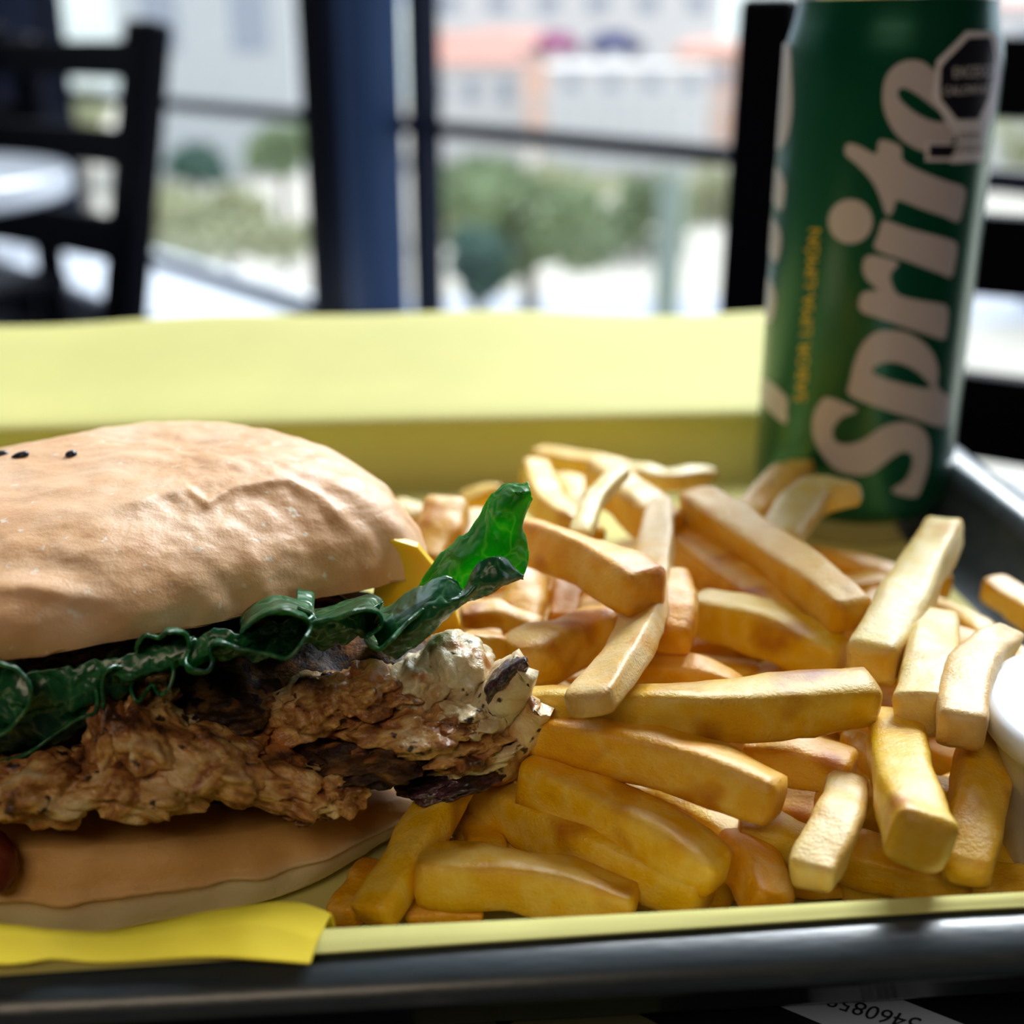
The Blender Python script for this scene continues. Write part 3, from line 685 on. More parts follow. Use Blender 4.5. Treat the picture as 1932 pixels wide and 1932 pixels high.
# top bun
tb = ringfn([(797, 1092, 0.0435), (740, 1098, 0.0445), (600, 1128, 0.046), (400, 1176, 0.048), (200, 1213, 0.0495), (50, 1242, 0.050), (-120, 1250, 0.050)], bc.x, bc.y,
            [(200, 0.055, 0.048), (160, 0.056, 0.044), (125, 0.053, 0.041), (90, 0.052, 0.040), (55, 0.052, 0.040), (25, 0.053, 0.041)])
apex = Vector((bc.x + 0.008, bc.y + 0.006, TZ + 0.0658))
ridge = [(200, 962), (300, 935), (352, 921), (390, 948), (440, 920), (540, 905), (600, 935), (650, 985), (700, 1030)]
def bunfn(u, v):
    th = 2 * PI * u; x, y, z = tb(th)
    s = (v ** 0.9) * PI / 2
    k = math.cos(s) ** 0.74; q = math.sin(s) ** 1.0
    p = Vector((apex.x + (x - apex.x) * k, apex.y + (y - apex.y) * k, TZ + z + (apex.z - TZ - z) * q))
    c = Vector((apex.x, apex.y, TZ + 0.035)); nrm = (p - c).normalized()
    d = 0.0009 * frac(p, 45, 4) + 0.0004 * frac(p, 170, 3)
    # puckers running down from the crease to the rim
    low = max(0.0, 1 - v / 0.55)
    d += low * 0.0007 * math.sin(th * 17 + 3 * noise.noise(Vector((th * 2, v * 3, 0)))) * (0.6 + 0.4 * math.sin(th * 5))
    p = p + nrm * d
    # crease: the skin steps in below a wavy line seen on the front
    dd = depth(p)
    if p.y < bc.y + 0.01:
        qx = 966 + p.x / dd * F; rel = p - Vector((0, 0, TZ + CAMH)); qy = 966 - (rel.y * SP + rel.z * CP) / dd * F
        if 150 < qx < 760:
            for i in range(len(ridge) - 1):
                if ridge[i][0] <= qx < ridge[i + 1][0]:
                    f_ = (qx - ridge[i][0]) / (ridge[i + 1][0] - ridge[i][0]); ry = ridge[i][1] * (1 - f_) + ridge[i + 1][1] * f_
                    e = (qy - ry)
                    fade = min(1, (qx - 200) / 80.0, (700 - qx) / 80.0); fade = max(0, fade)
                    p += nrm * fade * (0.0005 * math.exp(-(e / 8.0) ** 2) - 0.0006 * (1 / (1 + math.exp(-(e - 14) / 6))) * math.exp(-max(0, e - 14) / 90.0))
    # second fold low on the left
        e2 = qy - (1120 - 14 * math.sin((qx + 60) / 60.0)); f2 = max(0, 1 - abs(qx - 60) / 190.0)
        p += nrm * f2 * (0.0008 * math.exp(-((e2) / 16.0) ** 2) - 0.0012 * math.exp(-((e2 + 45) / 32.0) ** 2))
    return p
NB, NV = 300, 90
V, Fc = grid(bunfn, NB, NV, cu=True)
# tuck the lower lip under and close with the cut face
lip = []
for i in range(NB):
    p = V[i * NV]; c = Vector((bc.x, bc.y, p.z)); lip.append(p)
mesh('top_bun', V, Fc, M['bun'], burger)
def cutfn(u, v):
    th = 2 * PI * u; x, y, z = tb(th); k = 1 - 0.97 * v
    edge = 0.0016 * frac((x, y, z), 45, 4)
    p = Vector((bc.x + (x - bc.x) * k, bc.y + (y - bc.y) * k, TZ + z + 0.0016 * math.sin(min(v * 6, 1) * PI / 2) + 0.0006 * frac((x * (1 - v), y, v), 200, 3)))
    return p
V, Fc = grid(cutfn, 160, 16, cu=True); Fc.append([i * 16 + 15 for i in range(160)])
mesh('cut_face', V, Fc, M['crumb'], burger)
# bottom bun
bb = ringfn([(823, 1497, 0.0065), (750, 1508, 0.0095), (600, 1540, 0.0125), (450, 1566, 0.0145), (290, 1583, 0.0155), (50, 1600, 0.0155), (-150, 1600, 0.015)], bc.x, bc.y,
            [(200, 0.054, 0.014), (160, 0.054, 0.013), (125, 0.052, 0.012), (90, 0.050, 0.011), (55, 0.050, 0.010), (25, 0.051, 0.008)])
bs = ringfn([(815, 1510, 0.0055), (700, 1602, 0.0030), (560, 1680, 0.0022), (300, 1738, 0.0018), (150, 1766, 0.0015), (0, 1750, 0.0015), (-150, 1730, 0.0015)], bc.x, bc.y,
            [(200, 0.050, 0.0014), (160, 0.048, 0.0014), (125, 0.046, 0.0014), (90, 0.045, 0.0014), (55, 0.044, 0.0014), (25, 0.045, 0.0014)])
pale = []
def bbfn(u, v):
    th = 2 * PI * u; x0, y0, z_0 = bb(th); x1, y1, z1 = bs(th)
    if v < 0.15:      # top face, from inside to the edge
        k = v / 0.15; s = 0.05 + 0.95 * k
        p = Vector((bc.x + (x0 - bc.x) * s, bc.y + (y0 - bc.y) * s, TZ + z_0 - 0.001 * (1 - k)))
        pale.append(0.0)
    elif v < 0.85:
        k = (v - 0.15) / 0.7
        bul = 0.0022 * math.sin(PI * k) 
        x, y, z = x0 + (x1 - x0) * k, y0 + (y1 - y0) * k, z_0 + (z1 - z_0) * k
        r = math.hypot(x - bc.x, y - bc.y)
        p = Vector((x + (x - bc.x) / r * bul, y + (y - bc.y) / r * bul, TZ + z))
        st = 1 / (1 + math.exp(-(k - 0.52 - 0.06 * math.sin(th * 3)) * 22)); pale.append(st)
        p += Vector(((x - bc.x) / r, (y - bc.y) / r, 0)) * (0.0009 * math.exp(-((k - 0.5) / 0.06) ** 2) + 0.0005 * math.sin(th * 23 + 4 * noise.noise(Vector((th * 3, 0, 0)))) * math.sin(PI * k))
    else:
        k = (v - 0.85) / 0.15
        p = Vector((x1 + (bc.x - x1) * k * 0.97, y1 + (bc.y - y1) * k * 0.97, TZ + z1 * (1 - k) + 0.0012 * k)); pale.append(1.0)
    p += Vector((0, 0, 0.0006 * frac(p, 120, 4))) if v < 0.84 else Vector()
    return p
V, Fc = grid(bbfn, 240, 60, cu=True); Fc += [[i * 60 for i in range(240)], [i * 60 + 59 for i in range(240)]]
o = mesh('bottom_bun', V, Fc, M['base_bun'], burger)
at = o.data.attributes.new('pale', 'FLOAT', 'POINT'); at.data.foreach_set('value', pale)

# lumps of chicken
def lump(name, px, py, Y, wx, wz, wy, mt, seed, rot=0.0, amp=0.25, sub=5, sc=2.2, spike=None, par=burger):
    """wx, wz half sizes in px, wy half depth in m, rot in degrees in the picture plane"""
    c = P(px, py, Y=Y); k = depth(c) / F
    bm = bmesh.new(); bmesh.ops.create_icosphere(bm, subdivisions=sub, radius=1.0)
    up = Vector((0, SP * 0.6, CP)).normalized(); fw = X3.cross(up) * -1
    a = math.radians(rot); ax = X3 * math.cos(a) + up * math.sin(a); az = -X3 * math.sin(a) + up * math.cos(a)
    base = parent_world(par); off = Vector((seed * 7.13, seed * 3.7, seed * 1.9))
    for v in bm.verts:
        n0 = v.co.copy(); r = 1 + amp * noise.fractal(n0 * sc + off, 1.15, 2.1, 6) + 0.2 * amp * abs(noise.noise(n0 * 5 + off))
        v.co = c + ax * n0.x * r * wx * k + az * n0.z * r * wz * k + fw * n0.y * r * wy - base
    me = bpy.data.meshes.new(name); bm.to_mesh(me); bm.free(); me.shade_smooth()
    return link(name, me, mt, par)
# core of the filling
core = ringfn([(935, 1380, 0.027), (800, 1440, 0.026), (640, 1470, 0.026), (450, 1490, 0.026), (250, 1500, 0.026), (50, 1520, 0.026), (-150, 1520, 0.026)], bc.x, bc.y,
              [(200, 0.050, 0.026), (160, 0.050, 0.026), (125, 0.048, 0.026), (90, 0.047, 0.026), (55, 0.047, 0.025), (25, 0.050, 0.025)])
def corefn(u, v):
    th = 2 * PI * u; x, y, z = core(th); x = bc.x + (x - bc.x) * 0.86; y = bc.y + (y - bc.y) * 0.86
    a = -PI / 2 + PI * v; k = math.cos(a) ** 0.5 if math.cos(a) > 0 else 0
    zt = 0.0155 if a > 0 else 0.013
    p = Vector((bc.x + (x - bc.x) * k, bc.y + (y - bc.y) * k, TZ + z + math.sin(a) * zt - (0.002 if math.cos(th) > 0.3 and a < 0 else 0)))
    p += (p - Vector((bc.x, bc.y, TZ + z))).normalized() * 0.0035 * frac(p, 110, 6)
    return p
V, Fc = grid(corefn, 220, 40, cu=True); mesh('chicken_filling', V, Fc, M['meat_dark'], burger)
lm = [  # px, py, Y, wx, wz, wy, material, seed, rot, amp
    (862, 1262, 0.196, 72, 66, 0.009, 'meat_cream', 1, -35, 0.16),
    (795, 1290, 0.193, 62, 58, 0.009, 'meat_cream', 2, 20, 0.25),
    (700, 1300, 0.190, 90, 48, 0.009, 'meat_brown', 3, 0, 0.40),
    (610, 1330, 0.190, 95, 62, 0.010, 'meat_brown', 4, 10, 0.35),
    (780, 1375, 0.187, 130, 48, 0.010, 'meat_brown', 5, 8, 0.42),
    (885, 1345, 0.189, 62, 34, 0.008, 'meat_cream', 6, -12, 0.35),
    (880, 1405, 0.187, 85, 34, 0.009, 'meat_brown', 7, 14, 0.35),
    (905, 1428, 0.186, 88, 20, 0.006, 'meat_cream', 8, 18, 0.28),
    (965, 1375, 0.191, 40, 42, 0.005, 'meat_brown', 9, 55, 0.30),
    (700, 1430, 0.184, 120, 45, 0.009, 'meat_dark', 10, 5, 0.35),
    (850, 1465, 0.187, 95, 24, 0.010, 'char', 11, 8, 0.25),  # black lump stands in for the shaded gap beneath the patty
    (520, 1470, 0.178, 140, 45, 0.008, 'meat_brown', 12, -18, 0.45),
    (640, 1480, 0.180, 60, 40, 0.008, 'meat_brown', 13, 10, 0.45),
    (390, 1430, 0.175, 140, 58, 0.009, 'meat_brown', 14, -22, 0.32),
    (300, 1400, 0.174, 90, 55, 0.008, 'meat_brown', 15, -30, 0.30),
    (215, 1400, 0.174, 42, 90, 0.007, 'meat_brown', 16, 8, 0.30),
    (250, 1470, 0.172, 150, 50, 0.009, 'meat_brown', 17, -8, 0.40),
    (90, 1480, 0.171, 130, 62, 0.009, 'meat_brown', 18, 0, 0.40),
    (-60, 1480, 0.172, 130, 60, 0.009, 'meat_brown', 19, 0, 0.40),
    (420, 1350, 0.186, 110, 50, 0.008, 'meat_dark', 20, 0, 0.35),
    (270, 1335, 0.180, 60, 40, 0.007, 'meat_brown', 21, 30, 0.40),
    (580, 1515, 0.181, 60, 22, 0.006, 'meat_brown', 22, -10, 0.5),
    (870, 1370, 0.184, 45, 16, 0.005, 'meat_brown', 23, 4, 0.35),
    (470, 1400, 0.181, 40, 20, 0.005, 'meat_brown', 24, -20, 0.5),
]
for k in lm:
    lump('chicken_piece', k[0], k[1], k[2], k[3], k[4], k[5], M[k[6]], k[7], k[8], k[9])
# charred tip: wedge with a dark skin on top
def wedge(name, pts_top, pts_bot, y0, y1, mt):
    V = []; n = len(pts_top)
    def fn(u, v):
        a = catmull([Vector((*p, 0)) for p in pts_top], u); b = catmull([Vector((*p, 0)) for p in pts_bot], u)
        m_ = math.sin(v * PI) if v <= 1 else 0
        x = a.x + (b.x - a.x) * v; y = a.y + (b.y - a.y) * v
        p = P(x, y, Y=y0 + (y1 - y0) * (1 - m_)); p += Vector((0, 1, 1)) * 0.0007 * frac(p, 350, 4); return p
    V, Fc = grid(fn, 24, 16)
    o = mesh(name, V, Fc, mt, burger); thick(o, 0.0008 if 'skin' in name else 0.0024, -1); return o
wedge('charred_tip', [(905, 1325), (935, 1290), (965, 1262), (994, 1249)], [(915, 1400), (935, 1372), (962, 1345), (990, 1262)], 0.186, 0.192, M['meat_cream'])
wedge('charred_skin', [(925, 1288), (945, 1266), (970, 1252), (997, 1248)], [(912, 1330), (938, 1306), (965, 1281), (992, 1256)], 0.1845, 0.188, M['char'])
wedge('chicken_strand', [(850, 1435), (920, 1420), (975, 1375), (1018, 1320)], [(860, 1470), (940, 1462), (985, 1415), (1022, 1328)], 0.187, 0.193, M['meat_brown'])

# cheese corners
def flat_poly(name, pts, Y, mt, t_=0.0018, par=burger, bend=0.0):
    vs = [P(x, y, Y=Y + bend * i) for i, (x, y) in enumerate(pts)]
    o = mesh(name, vs, [list(range(len(vs)))], mt, par, smooth=False); thick(o, t_); return o
ch = flat_poly('cheese_slice', [(720, 1020), (745, 1015), (788, 1028), (820, 1066), (812, 1098), (860, 1150), (868, 1175), (858, 1198), (840, 1202), (790, 1180), (700, 1150)], 0.216, M['cheese'], 0.0022)
tm = lump('tomato_slice', -14, 1625, 0.169, 44, 62, 0.004, M['tomato'], 31, 15, 0.12, 4)

# lettuce
def sheet(name, rows, mt, nu=90, nv=14, wob=0.0006, t_=0.0005, seed=0):
    """rows: lists of (px,py,Y) running the same way; surface lofted through them"""
    def fn(u, v):
        pts = [catmull([Vector(p) for p in r], u) for r in rows]
        q = catmull(pts, v); p = P(q.x, q.y, Y=q.z)
        return p + Vector((0.3, 1, 0.8)) * wob * frac(p + Vector((seed, 0, 0)), 260, 4)
    V, Fc = grid(fn, nu, nv); o = mesh(name, V, Fc, mt, burger); thick(o, t_); return o
# upright bright blade at the right
sheet('lettuce_leaf', [
    [(770, 1150, .205), (800, 1092, .203), (828, 1052, .203), (868, 1012, .202), (903, 978, .201), (924, 940, .200), (958, 919, .199), (996, 912, .198)],
    [(790, 1160, .199), (822, 1112, .197), (852, 1080, .196), (890, 1045, .195), (925, 1010, .195), (950, 965, .195), (975, 935, .195), (1001, 925, .196)],
    [(810, 1165, .198), (842, 1130, .196), (880, 1105, .195), (918, 1072, .194), (950, 1045, .194), (968, 1005, .195), (986, 965, .196), (1001, 940, .196)],
    [(830, 1170, .200), (865, 1140, .199), (900, 1118, .198), (940, 1090, .197), (984, 1084, .196), (995, 1045, .197), (984, 990, .198), (1003, 945, .197)]],
    M['leaf'], 110, 40, 0.0009, seed=1)
# folded dark underside in front of it
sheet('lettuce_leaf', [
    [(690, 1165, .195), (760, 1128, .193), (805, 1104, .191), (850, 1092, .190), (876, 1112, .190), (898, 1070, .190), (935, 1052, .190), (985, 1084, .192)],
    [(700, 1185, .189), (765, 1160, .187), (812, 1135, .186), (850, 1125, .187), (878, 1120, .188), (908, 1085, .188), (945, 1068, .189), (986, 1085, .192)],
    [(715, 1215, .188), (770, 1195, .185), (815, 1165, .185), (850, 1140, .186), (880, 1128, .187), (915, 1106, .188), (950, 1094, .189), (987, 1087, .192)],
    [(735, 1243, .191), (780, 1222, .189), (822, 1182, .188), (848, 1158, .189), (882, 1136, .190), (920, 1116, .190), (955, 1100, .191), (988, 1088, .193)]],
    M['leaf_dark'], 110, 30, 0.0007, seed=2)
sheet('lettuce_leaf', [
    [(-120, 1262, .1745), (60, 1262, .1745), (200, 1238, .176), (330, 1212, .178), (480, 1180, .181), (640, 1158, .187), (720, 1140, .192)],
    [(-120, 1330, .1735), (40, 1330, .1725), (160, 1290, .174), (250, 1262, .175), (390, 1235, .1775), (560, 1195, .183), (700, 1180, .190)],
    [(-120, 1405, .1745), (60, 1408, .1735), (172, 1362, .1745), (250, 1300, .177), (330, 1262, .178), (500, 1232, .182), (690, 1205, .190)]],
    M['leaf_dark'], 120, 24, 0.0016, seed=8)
# ruffled edges under the bun: free edge first, then back towards the burger
def ruffle(name, edge, backrow, mt, seed, nv=12, nu=200, wob=0.0004):
    rows = [edge, [(a[0] * .8 + b[0] * .2, a[1] * .8 + b[1] * .2 , a[2] * .45 + b[2] * .55) for a, b in zip(edge, backrow)], backrow]
    return sheet(name, rows, mt, nu, nv, wob, 0.00055, seed)
def ruf(edge_xy, y_near, y_far, lift=-45, dx=0):
    y_near -= 0.005; y_far -= 0.004
    """edge: (px,py,k) with k 0 near .. 1 far"""
    e = [(x, y, y_near + (y_far - y_near) * k) for x, y, k in edge_xy]
    b = [(x + dx, y + lift * (0.5 + 0.5 * k), y_far + 0.014) for x, y, k in edge_xy]
    return e, b
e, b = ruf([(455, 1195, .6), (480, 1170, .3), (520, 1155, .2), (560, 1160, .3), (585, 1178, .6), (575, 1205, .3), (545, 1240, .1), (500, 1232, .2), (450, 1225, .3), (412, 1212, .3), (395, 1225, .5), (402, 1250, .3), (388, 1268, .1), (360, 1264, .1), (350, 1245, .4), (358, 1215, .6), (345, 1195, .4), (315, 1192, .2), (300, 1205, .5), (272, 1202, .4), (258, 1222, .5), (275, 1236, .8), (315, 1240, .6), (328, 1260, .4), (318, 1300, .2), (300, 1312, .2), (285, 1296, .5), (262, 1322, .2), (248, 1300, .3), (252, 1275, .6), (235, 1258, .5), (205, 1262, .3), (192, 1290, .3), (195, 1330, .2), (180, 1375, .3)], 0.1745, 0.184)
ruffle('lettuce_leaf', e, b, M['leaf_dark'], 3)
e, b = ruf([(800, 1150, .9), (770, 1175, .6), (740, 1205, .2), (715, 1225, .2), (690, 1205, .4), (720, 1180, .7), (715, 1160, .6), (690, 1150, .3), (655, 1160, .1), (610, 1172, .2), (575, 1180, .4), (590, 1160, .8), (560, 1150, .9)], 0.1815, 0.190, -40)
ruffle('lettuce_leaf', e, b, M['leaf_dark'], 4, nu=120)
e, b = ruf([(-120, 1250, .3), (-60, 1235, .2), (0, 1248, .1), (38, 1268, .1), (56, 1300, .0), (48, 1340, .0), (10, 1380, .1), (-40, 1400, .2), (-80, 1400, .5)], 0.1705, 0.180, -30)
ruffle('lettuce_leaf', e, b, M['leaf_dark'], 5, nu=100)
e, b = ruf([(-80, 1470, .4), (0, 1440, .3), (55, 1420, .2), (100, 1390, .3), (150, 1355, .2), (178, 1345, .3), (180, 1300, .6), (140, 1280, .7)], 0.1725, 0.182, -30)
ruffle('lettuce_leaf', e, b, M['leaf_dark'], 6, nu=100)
# sesame seeds
def seed_(px, py, Y, ang):
    c = P(px, py, Y=Y); bm = bmesh.new(); bmesh.ops.create_uvsphere(bm, u_segments=14, v_segments=10, radius=1.0)
    a = math.radians(ang if ang < 60 else 0); base = parent_world(burger)
    for v in bm.verts:
        x, y, z = v.co; x2 = x * (0.0019 if ang < 60 else 0.0011) * (1 - 0.15 * x)
        q = Vector((x2 * math.cos(a), y * 0.0010, z * 0.00085 + x2 * math.sin(a) * 0.6)); v.co = c + q - base
    me = bpy.data.meshes.new('sesame_seed'); bm.to_mesh(me); bm.free(); me.shade_smooth(); return link('sesame_seed', me, M['seed'], burger)
SEEDS = [(2, 858, 0), (40, 860, 22), (136, 858, 70), (-60, 870, 10), (-120, 900, 40)]

# ================================================================== FRIES
ZS = 0.80
def fry(pts, w, z1, z2, roll=0.0, pale=False, aspect=0.92, taper=(0.8, 0.8), seed=0, name='french_fry'):
    zz = [0.0055 + (z - 0.006) * ZS for z in ((z1, z2) if len(pts) == 2 else (z1, (z1 + z2) / 2 + 0.001, z2))]
    wp = [P(x, y, z=max(z, 0.0045)) for (x, y), z in zip(pts, zz)]
    if len(wp) == 2:
        mid = (wp[0] + wp[1]) / 2; rnd = random.Random(seed * 31 + 7)
        mid += Vector((rnd.uniform(-1, 1), rnd.uniform(-1, 1), rnd.uniform(-.3, 1))) * 0.0012; wp = [wp[0], mid, wp[1]]
    md = depth(wp[1]); W = w * md / F / 2
    # ends pulled in by the cap
    n, m_ = 28, 28; V, Fc, crisp = [], [], []
    xp = random.Random(seed * 17 + 3).uniform(3.6, 7.0)
    L = (wp[2] - wp[0]).length; off = Vector((seed * 1.7, seed * 0.9, 0))
    for i in range(n):
        t_ = i / (n - 1); tt_ = t_
        c = catmull(wp, tt_); d = (catmull(wp, min(tt_ + .02, 1)) - catmull(wp, max(tt_ - .02, 0))).normalized()
        up = (Z3 - d * d.z).normalized(); sd_ = d.cross(up)
        a = math.radians(roll + 26 * noise.noise(Vector((seed, t_ * 1.5, 0)))); u1 = sd_ * math.cos(a) + up * math.sin(a); u2 = up * math.cos(a) - sd_ * math.sin(a)
        e = min(t_, 1 - t_) * L / W                       # distance from the end in half widths
        cap = min(1.0, (1 - (1 - min(e / 0.42, 1)) ** 2.2)) ** 0.5
        cap = 0.62 + 0.38 * cap
        tp = taper[0] if t_ < 0.5 else taper[1]; k = abs(t_ - 0.5) * 2; tap = 1 - (1 - tp) * k ** 3
        s = W * cap * tap * (1 + 0.17 * noise.noise(Vector((t_ * 3.2, seed * 2.3, 1))))
        for j in range(m_):
            b_ = 2 * PI * j / m_; b_ += 0.16 * math.sin(4 * b_); cc, ss = math.cos(b_), math.sin(b_)
            r = (abs(cc) ** xp + abs(ss) ** xp) ** (-1 / xp)
            q = c + u1 * cc * r * s + u2 * ss * r * s * aspect
            q += (u1 * cc + u2 * ss) * 0.0005 * noise.fractal(q * 130 + off, 1.0, 2.0, 4)
            V.append(q)
            edge = max(0.0, (r - 1.10)) * 1.3
            endk = max(0.0, 1 - e / 1.0) * 0.35
            crisp.append(min(0.8, max(0.0, (edge + endk) * (0.55 + 0.9 * noise.noise(q * 160 + off)))))
    for i in range(n - 1):
        for j in range(m_):
            Fc.append((i * m_ + j, (i + 1) * m_ + j, (i + 1) * m_ + (j + 1) % m_, i * m_ + (j + 1) % m_))
    Fc.append(list(range(m_))); Fc.append([(n - 1) * m_ + j for j in reversed(range(m_))])
    o = mesh(name, V, Fc, M['fry_pale'] if pale else M['fry'])
    at = o.data.attributes.new('crisp', 'FLOAT', 'POINT'); at.data.foreach_set('value', crisp)
    return o
